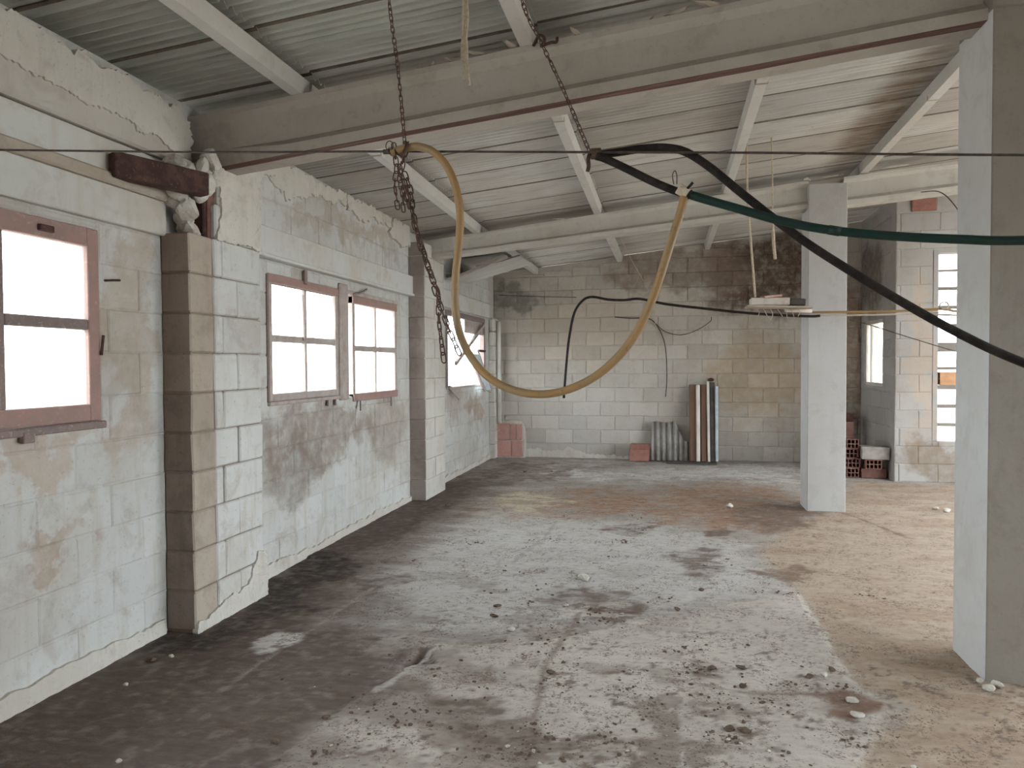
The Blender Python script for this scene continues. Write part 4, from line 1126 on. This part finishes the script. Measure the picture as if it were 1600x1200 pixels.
# ------------------------------------------------------------------ chains
def link_mesh():
    bm = bmesh.new()
    L, Wd, r = 0.0135, 0.0082, 0.0024
    path = []
    for k in range(14):
        a = 2*math.pi*k/14
        path.append(Vector((math.cos(a)*Wd, 0, math.sin(a)*Wd + (L-Wd*0.5 if math.sin(a) > 0.01 else -(L-Wd*0.5) if math.sin(a) < -0.01 else 0))))
    rings = []
    n = len(path)
    for i, p in enumerate(path):
        t = (path[(i+1) % n]-path[i-1]).normalized()
        nn = Vector((0, 1, 0)); b = t.cross(nn)
        rings.append([bm.verts.new(p+nn*math.cos(a)*r+b*math.sin(a)*r) for a in [2*math.pi*q/5 for q in range(5)]])
    for i in range(n):
        a, b = rings[i], rings[(i+1) % n]
        for q in range(5):
            bm.faces.new((a[q], a[(q+1) % 5], b[(q+1) % 5], b[q]))
    bmesh.ops.recalc_face_normals(bm, faces=bm.faces)
    me = bpy.data.meshes.new('link')
    bm.normal_update(); bm.to_mesh(me); bm.free()
    for p in me.polygons: p.use_smooth = True
    me.materials.append(M_CHAIN)
    return me
LINK = link_mesh()
def chain(pts, label, pitch=0.0285, scale=1.0, jig=0.0, name='chain'):
    path = [Vector(p) for p in catmull(pts, 12)]
    c = tag(empty(name, path[-1]), label, 'chain', 'rusty lifting chains')
    d = [0.0]
    for a, b in zip(path, path[1:]): d.append(d[-1]+(b-a).length)
    s, k = 0.0, 0
    while s < d[-1]:
        i = max(0, min(len(path)-2, int(np.searchsorted(d, s))-1))
        f = (s-d[i])/max(1e-6, d[i+1]-d[i])
        p = path[i].lerp(path[i+1], f)
        t = (path[i+1]-path[i]).normalized()
        o = bpy.data.objects.new('link', LINK)
        COL.objects.link(o); o.parent = c
        q = t.to_track_quat('Z', 'Y').to_matrix().to_4x4()
        tw = Matrix.Rotation(R(40 + 90*(k % 2))+random.uniform(-0.35, 0.35)*(1+jig), 4, 'Z')
        o.matrix_local = Matrix.Translation(p-path[-1]+Vector((random.uniform(-jig, jig), random.uniform(-jig, jig), 0))*0.004) @ q @ tw @ Matrix.Scale(scale, 4)
        s += pitch*0.92*scale; k += 1
    return c
chain([(-1.02,2.5,3.30),(-0.985,2.500,2.822),(-0.953,2.500,2.567),(-0.929,2.500,2.290)], 'rusty chain dropping from the roof to the start of the yellow hose', scale=0.8)
chain([(-0.66,2.60,3.33),(-0.506,2.550,2.794),(-0.438,2.550,2.641),(-0.359,2.550,2.467),(-0.262,2.550,2.232)], 'rusty chain slanting past the near beam down to the black hose', scale=0.8)
chain([(-0.966,2.49,2.29),(-0.957,2.49,2.218),(-0.966,2.49,2.154),(-0.955,2.49,2.079)], 'left strand of the knotted chain bundle under the yellow hose', jig=1)
chain([(-0.928,2.52,2.30),(-0.942,2.50,2.217),(-0.940,2.48,2.152),(-0.934,2.49,2.06)], 'middle strand of the knotted chain bundle under the yellow hose', jig=1)
chain([(-0.939,2.47,2.205),(-0.921,2.47,2.124),(-0.909,2.47,2.07)], 'right strand of the knotted chain bundle under the yellow hose', jig=1)
chain([(-0.939,2.53,2.195),(-0.915,2.52,2.129),(-0.895,2.50,2.023),(-0.862,2.500,1.907),(-0.826,2.500,1.802),(-0.808,2.500,1.760),(-0.806,2.500,1.664),(-0.797,2.500,1.583),(-0.788,2.500,1.511)], 'rusty chain slanting from the knot, then hanging free before the far left window', scale=1.1)
chain([(-0.812,2.478,1.765),(-0.782,2.47,1.686),(-0.752,2.464,1.615),(-0.722,2.464,1.545)], 'short rusty chain branching off to hold the yellow hose', scale=1.1)
chain([(-0.93,2.505,2.16),(-0.905,2.50,2.05),(-0.872,2.505,1.93),(-0.835,2.505,1.82)], 'second turn of chain doubled along the slanting chain', jig=1, scale=1.0)
k1 = tag(empty('chain_hook', (-0.93, 2.5, 2.28)), 'rusty hook and twisted wire knotting the chain to the yellow hose', 'hook')
bpy.context.view_layer.update()
PK = lambda o: setattr(o, 'matrix_parent_inverse', k1.matrix_world.inverted()) or o
PK(tube('hook_body', [(-0.925,2.49,2.305),(-0.915,2.48,2.29),(-0.925,2.475,2.262),(-0.937,2.475,2.25)], 0.007, M_CHAIN, k1, 8, 4))
PK(tube('wire_loop', [(-0.985+0.014*math.cos(a), 2.49, 2.295+0.018*math.sin(a)) for a in np.linspace(-1.2, 4.6, 12)], 0.002, M_WIRE, k1, 5, 2))
PK(tube('wire_wrap', [(-1.0+0.02*i/3, 2.5+0.012*math.cos(i*1.6), 2.276+0.012*math.sin(i*1.6)) for i in range(10)], 0.003, M_RUST, k1, 5, 3))
PK(tube('sleeve', [(-1.012, 2.5, 2.279), (-0.985, 2.5, 2.277)], 0.009, M_WIRE, k1, 8, 1))
k2 = tag(empty('chain_hook', (-0.26, 2.55, 2.23)), 'dark clamp and hook where the second chain meets the black hose', 'hook')
bpy.context.view_layer.update()
PK2 = lambda o: setattr(o, 'matrix_parent_inverse', k2.matrix_world.inverted()) or o
PK2(tube('hook_body', [(-0.262,2.55,2.245),(-0.27,2.54,2.22),(-0.268,2.53,2.19),(-0.272,2.53,2.17)], 0.007, M_CHAIN, k2, 8, 4))
PK2(tube('clamp', [(-0.262,2.55,2.236),(-0.23,2.56,2.238)], 0.019, M_CHAIN, k2, 10, 1))
hb = tag(empty('beam_hook', (-0.66, 3.83, 3.19)), 'bent iron hooks on the top edge of the near beam', 'hook')
bpy.context.view_layer.update()
for pts in ([(-0.70,3.84,3.20),(-0.66,3.80,3.235),(-0.63,3.80,3.21),(-0.65,3.80,3.18)], [(-0.66,3.83,3.19),(-0.60,3.81,3.195),(-0.57,3.80,3.19),(-0.565,3.80,3.215)]):
    o = tube('iron_bar', pts, 0.008, M_RUST, hb, 6, 4)
    o.matrix_parent_inverse = hb.matrix_world.inverted()

# ------------------------------------------------------------------ things by the far wall
def hollow_brick(name, L, W, Hh, mat, parent=None, holes=(3, 2), loc=(0, 0, 0), rot=0, ends='x'):
    """terracotta brick with cores open at both ends (along local x)"""
    bm = bmesh.new()
    nx, nz = holes
    tk = 0.010
    ysn = np.linspace(-W/2, W/2, nx+1); zsn = np.linspace(0, Hh, nz+1)
    bm_box(bm, (-L/2, -W/2, 0), (L/2, W/2, tk)); bm_box(bm, (-L/2, -W/2, Hh-tk), (L/2, W/2, Hh))
    for i, yv in enumerate(ysn):
        a = -W/2 if i == 0 else (W/2-tk if i == nx else yv-tk/2)
        bm_box(bm, (-L/2, a, tk), (L/2, a+tk, Hh-tk))
    for zv in zsn[1:-1]:
        bm_box(bm, (-L/2+0.002, -W/2+tk, zv-tk/2), (L/2-0.002, W/2-tk, zv+tk/2))
    o = from_bm(name, bm, mat, parent)
    o.location = loc; o.rotation_euler = (0, 0, rot)
    return o
labs = ['lowest', 'middle', 'topmost']
for k in range(3):
    o = hollow_brick('hollow_brick', 0.30-0.012*(k == 2), 0.16, 0.085, M_REDBRICK, None, (2, 1), (-0.43+0.008*k, 11.33, 0.012+0.0865*k), R(4-5*k))
    tag(o, '%s terracotta hollow brick in the small stack by the far wall' % labs[k], 'brick', 'bricks stacked at the far wall')
def lean(me_obj, x, y, z, tilt, rz):
    me_obj.location = (x, y, z); me_obj.rotation_euler = (tilt, 0, rz)
# offcut of corrugated sheet leaning on the wall
bm = bmesh.new()
pit = 0.088; n = 6*8
def topz(u): return 0.60 if u < 0.36 else 0.60-0.40*((u-0.36)/0.22)**0.8
fr, bk = [], []
for i in range(n+1):
    u = i*0.60/n
    d = -0.024*math.cos(2*math.pi*u/pit)
    for lst, off in ((fr, 0), (bk, 0.008)):
        lst.append((bm.verts.new((u, d+off, 0)), bm.verts.new((u, d+off, max(0.30, topz(u))+0.012*math.sin(u*23)))))
for i in range(n):
    bm.faces.new((fr[i][0], fr[i+1][0], fr[i+1][1], fr[i][1])); bm.faces.new((bk[i][0], bk[i][1], bk[i+1][1], bk[i+1][0]))
    bm.faces.new((fr[i][1], fr[i+1][1], bk[i+1][1], bk[i][1])); bm.faces.new((fr[i][0], bk[i][0], bk[i+1][0], fr[i+1][0]))
bmesh.ops.recalc_face_normals(bm, faces=bm.faces)
o = from_bm('corrugated_offcut', bm, mat_plain('dusty_sheet_offcut', (0.34, 0.32, 0.30), (0.26, 0.235, 0.215), 8, 0.9, 0.3), None, True)
lean(o, -0.24, 11.36, 0.015, R(-12), 0)
tag(o, 'grey corrugated sheet offcut with a broken corner leaning on the far wall', 'corrugated sheet')
# tall folded sheet-metal profiles leaning together
def profile(name, pts, hgt, mat, loc, tilt, label, rz=0):
    bm = bmesh.new()
    a = [(bm.verts.new((x, y, 0)), bm.verts.new((x, y, hgt))) for x, y in pts]
    b = [(bm.verts.new((x+0.004, y+0.006, 0)), bm.verts.new((x+0.004, y+0.006, hgt))) for x, y in pts]
    for i in range(len(pts)-1):
        for l, fl in ((a, 0), (b, 1)):
            q = (l[i][0], l[i+1][0], l[i+1][1], l[i][1]); bm.faces.new(q if not fl else q[::-1])
        bm.faces.new((a[i][1], a[i+1][1], b[i+1][1], b[i][1])); bm.faces.new((a[i][0], b[i][0], b[i+1][0], a[i+1][0]))
    for e in (0, -1):
        bm.faces.new((a[e][0], a[e][1], b[e][1], b[e][0]))
    bmesh.ops.recalc_face_normals(bm, faces=bm.faces)
    o = from_bm(name, bm, mat)
    o.location = loc; o.rotation_euler = (tilt, 0, rz)
    return tag(o, label, 'metal profile', 'sheet metal profiles at the far wall')
profile('metal_profile', [(0, 0.02), (0.02, -0.02), (0.10, -0.025), (0.115, 0.03)], 1.17, M_BROWNMETAL, (0.325, 11.26, 0.03), R(-10), 'leftmost tall brown sheet metal profile leaning on the far wall')
profile('metal_profile', [(0, 0.0), (0.012, -0.03), (0.042, -0.03), (0.055, 0.0)], 1.16, M_PALEMETAL, (0.425, 11.21, 0.03), R(-10), 'narrow bright white strip standing between the brown profiles')
profile('metal_profile', [(0, 0.03), (0.02, -0.02), (0.09, -0.02), (0.12, 0.03)], 1.17, M_BROWNMETAL, (0.485, 11.255, 0.03), R(-10), 'second tall brown sheet metal profile right of the white strip')
profile('metal_profile', [(0, 0.0), (0.01, -0.02), (0.028, -0.02), (0.036, 0.0)], 1.22, M_PALEMETAL, (0.59, 11.215, 0.03), R(-10), 'thin cream strip leaning at the right of the brown profiles', R(2))
profile('metal_profile', [(0, 0.02), (0.02, -0.01), (0.05, -0.01), (0.09, 0.03)], 1.21, M_DARKBOARD, (0.615, 11.26, 0.03), R(-10), 'dark profile behind the thin cream strip')
profile('metal_profile', [(0, 0.0), (0.015, -0.02), (0.045, 0.0)], 1.14, M_BLUEMETAL, (0.70, 11.27, 0.03), R(-9), 'pale blue grey strip at the far right of the leaning profiles', R(-2))
bm = bmesh.new(); rock(bm, (0.655, 11.49, 1.25), 0.05, 77, (1.1, 0.8, 0.6))
tag(from_bm('dirt_clod', bm, M_RUST), 'brown lump lying on top of the leaning profiles', 'clod')
o = box('base_board', (-0.02, 11.10, 0.0), (0.72, 11.30, 0.026), M_DARKBOARD, None, 0.006)
o.name = 'dark_board'; tag(o, 'dark damp board on the floor beneath the leaning profiles', 'board')
# bricked-up patch in the left corner
rp = tag(empty('brick_infill', (-2.5, 11.42, 0)), 'pink terracotta brick infill low in the far left corner', 'brick infill')
bpy.context.view_layer.update()
PR = lambda o: setattr(o, 'matrix_parent_inverse', rp.matrix_world.inverted()) or o
PR(ragged_patch('mortar_bed', [(-2.74, -0.02, 0), (-2.255, -0.02, 0), (-2.265, 0.40), (-2.30, 0.56), (-2.37, 0.60), (-2.70, 0.575), (-2.74, 0.50)], 'y-', 11.60, 11.42, M_PLASTER, rp, 0.008, 91))
for (x0, x1, z0, z1) in ((-2.725, -2.475, 0.02, 0.27), (-2.465, -2.285, 0.02, 0.27), (-2.725, -2.50, 0.285, 0.56), (-2.49, -2.40, 0.285, 0.545), (-2.385, -2.295, 0.285, 0.545)):
    PR(box('brick', (x0, 11.395, z0), (x1, 11.46, z1), M_PINKBRICK, rp, 0.006))
tag(tube('drain_pipe', [(-2.655, 11.36, 0.56), (-2.655, 11.36, 1.4), (-2.655, 11.36, 2.20)], 0.035, M_PILLAR_G, None, 10, 4), 'pale vertical pipe in the far left corner above the brick infill', 'pipe')

# ------------------------------------------------------------------ brick stack by the right return wall
ST = [(2.35, 10.30, 0.0, 0, M_DARKBRICK, 'bottom left sooty hollow brick of the heap by the right return wall'),
      (2.625, 10.24, 0.0, 90, M_DARKBRICK, 'bottom right sooty hollow brick lying lengthwise in the heap'),
      (2.355, 10.31, 0.125, 4, M_DARKBRICK, 'second brick up at the left of the heap, round cores showing'),
      (2.61, 10.22, 0.125, -3, M_DARKBRICK, 'brick right under the grey block, cores facing out'),
      (2.345, 10.32, 0.25, -3, M_DARKBRICK, 'third brick up beside the grey block'),
      (2.35, 10.33, 0.375, 2, M_DARKBRICK, 'topmost sooty brick on the left of the heap')]
for x, y_, z, rz, mt, lab in ST:
    o = hollow_brick('hollow_brick', 0.30, 0.19, 0.122, mt, None, (4, 2), (x, y_, z+0.006), R(rz+90))
    tag(o, lab, 'brick', 'heap of bricks by the right return wall')
bm = bmesh.new(); bm_box(bm, (-0.165, -0.14, 0), (0.165, 0.14, 0.16), 0.008)
o = from_bm('concrete_block', bm, M_GREYBLOCK); o.location = (2.635, 10.20, 0.256); o.rotation_euler = (0, 0, R(-5))
tag(o, 'grey concrete block lying on top of the brick heap', 'block')
for k in range(3):
    o = hollow_brick('hollow_brick', 0.30, 0.15, 0.105, M_PINKBRICK, None, (2, 1), (2.46, 11.22, 0.34+0.107*k), 0)
    tag(o, '%s pale pink brick of the pile behind the middle column' % labs[k], 'brick', 'pale bricks behind the middle column')
o = box('plinth', (2.28, 11.08, 0.0), (2.66, 11.40, 0.338), M_PINKBRICK, None, 0.008)
o.name = 'brick_plinth'; tag(o, 'low pink brick plinth behind the middle column', 'plinth')
o = box('dark', (2.34, 11.12, 0.665), (2.60, 11.36, 0.78), M_DARKBRICK, None, 0.008)
o.name = 'dark_brick'; tag(o, 'dark brick on top of the pale pink pile', 'brick')
o = hollow_brick('hollow_brick', 0.28, 0.13, 0.16, mat_plain('sunlit_clay', (0.62, 0.36, 0.20), (0.52, 0.28, 0.15), 10, 0.9, 0.3), None, (1, 2), (3.475, GY+0.09, 1.222), 0)
tag(o, 'orange clay brick set in one of the slot openings', 'brick')

# ------------------------------------------------------------------ rubble on the floor
CH = [(-0.581,5.087),(-1.020,4.194),(-1.041,4.367),(-0.870,3.976),(-0.711,4.059),(-0.621,4.451),(0.227,4.976),(0.058,4.525),(0.175,4.300),(0.216,3.648),(0.355,3.676),(0.341,3.478),(0.250,3.049),(0.307,3.045),(0.734,3.671),(-0.559,3.454),(0.665,3.642),(1.449,3.682),(1.448,3.786),(1.501,3.727),(0.799,3.421),(0.792,3.281),(-1.431,2.828),(-1.542,2.605),(-2.515,2.927),(-2.60,3.205),(-2.521,3.265),(-2.054,2.350),(0.634,7.824),(-1.960,9.938),(-1.589,10.004),(-2.295,7.381),(-0.429,3.995),(0.790,3.764),(2.749,7.988),(2.683,8.107)]
WH = {0: 0.075, 3: 0.026, 4: 0.018, 5: 0.02, 8: 0.02, 14: 0.02, 17: 0.03, 18: 0.018, 19: 0.03, 20: 0.035, 21: 0.03, 24: 0.016, 26: 0.015, 27: 0.014, 28: 0.04, 32: 0.014, 34: 0.04, 35: 0.03}
_, chh = floor_fields(np.array([c[0] for c in CH]), np.array([c[1] for c in CH]))
desc = {0: 'flat pale slab of broken render lying in the middle of the floor', 3: 'small white stone in the middle foreground', 4: 'tiny white stone right of the small white stone',
        5: 'grey pebble beside the pale floor patch', 1: 'dark clod left of the middle of the floor', 2: 'dark clod just behind another dark clod left of middle', 17: 'pale chip at the foot of the near column, front corner', 18: 'pale chip at the left side of the near column foot', 19: 'white chip against the near column corner',
        20: 'pale flake on the brown puddle stain', 21: 'pale flake in front of the brown puddle stain', 28: 'white stone left of the middle column foot', 24: 'tiny white chip on the dark floor at the lower left', 26: 'tiny white chip before the broken pillar', 27: 'tiny white chip at the bottom left of the floor',
        6: 'dark clod right of the middle, behind a smaller clod', 7: 'dark clod near the light floor joint', 9: 'large dark clod in the mud right of centre', 10: 'dark clod at the right end of the mud patch',
        11: 'dark clod in front of the mud patch, right of centre', 12: 'left one of two dark clods at the lower right of the slab', 13: 'right one of two dark clods at the lower right of the slab', 15: 'dark clod on the long crack in the foreground', 16: 'dark clod near the slab edge above the puddle stain',
        22: 'dark clod at the edge of the dark damp floor, lower left', 23: 'dark clod on the bottom left, on brown damp floor', 25: 'dark clod against the foot of the near wall', 29: 'left dark crumb on the floor near the far left corner', 30: 'right dark crumb on the floor near the far left corner', 31: 'dark clod before the second pillar foot', 33: 'dark clod left of the slab edge, above the puddle stain',
        8: 'pale stone right of centre on the slab', 14: 'pale chip on the right edge of the slab', 32: 'tiny pale chip in the middle foreground',
        34: 'white stone far right, behind the near column edge', 35: 'pale stone far right between the columns'}
for i, ((x, y_), hz) in enumerate(zip(CH, chh)):
    if i == 20 or i == 21: pass
    pale = i in WH
    r = WH.get(i, 0.017 + 0.010*random.random())
    bm = bmesh.new()
    sq = (1.5, 0.6, 0.22) if i == 0 else ((1, 1, 0.3) if i in (20, 21) else (1, 1, 0.65) if pale else (1.35, 1, 0.42))
    rock(bm, (0, 0, 0), r, 900+i, sq, 0, 2)
    zmin = min(v.co.z for v in bm.verts)
    o = from_bm('stone' if pale else 'dirt_clod', bm, M_STONE if pale else M_DIRT)
    o.location = (x, y_, hz - zmin - 0.003)
    tag(o, desc.get(i, 'dark dirt clod on the worn floor' if not pale else 'small pale stone chip on the worn floor'), 'stone' if pale else 'clod', 'pale rubble on the floor' if pale else 'dark clods on the floor')
# crumbs too many to count
rng = np.random.RandomState(4)
C_SP = [(-0.75, 2.85, 0.45, 0.35, 150), (-0.5, 3.15, 0.5, 0.4, 130), (0.2, 3.5, 0.35, 0.35, 130), (-0.9, 4.2, 0.35, 0.5, 70), (-0.4, 4.6, 0.5, 0.3, 60), (0.3, 3.1, 0.35, 0.4, 110), (-1.2, 6.6, 0.7, 0.7, 70), (-0.6, 2.5, 0.7, 0.3, 110), (1.3, 4.0, 0.5, 0.9, 40), (-1.9, 5.0, 0.4, 0.6, 40), (0.0, 5.2, 1.0, 1.0, 70), (1.6, 3.62, 0.12, 0.10, 40)]
px_, py_, pr_ = [], [], []
for cx, cy, sx, sy, n in C_SP:
    for _ in range(max(4, n//9)):          # crumbs lie in little drifts
        dx, dy = cx+sx*rng.randn(), cy+sy*rng.randn()
        k_ = rng.randint(3, 26); sp_ = 0.02+0.07*rng.rand()
        px_ += list(dx+1.5*sp_*rng.randn(k_)); py_ += list(dy+sp_*rng.randn(k_)); pr_ += list(0.0022+0.0075*rng.rand(k_)**3)
px_, py_, pr_ = np.array(px_), np.array(py_), np.array(pr_)
ok = (px_ > -2.7) & (py_ > 2.2) & (py_ < 11) & ~((px_ > 1.45) & (px_ < 1.9) & (py_ > 3.76) & (py_ < 4.22))
px_, py_, pr_ = px_[ok], py_[ok], pr_[ok]
_, ph = floor_fields(px_, py_)
bm = bmesh.new()
for i, (x, y_, r, z) in enumerate(zip(px_, py_, pr_, ph)):
    rock(bm, (x, y_, z+r*0.2), r, i, (1.4, 1.0, 0.5), 0 if i % 9 else 1)
o = from_bm('dirt_crumbs', bm, [M_DIRT, M_STONE])
tag(o, 'scattered dark dirt crumbs and chips over the middle of the floor', 'dirt', kind='stuff')
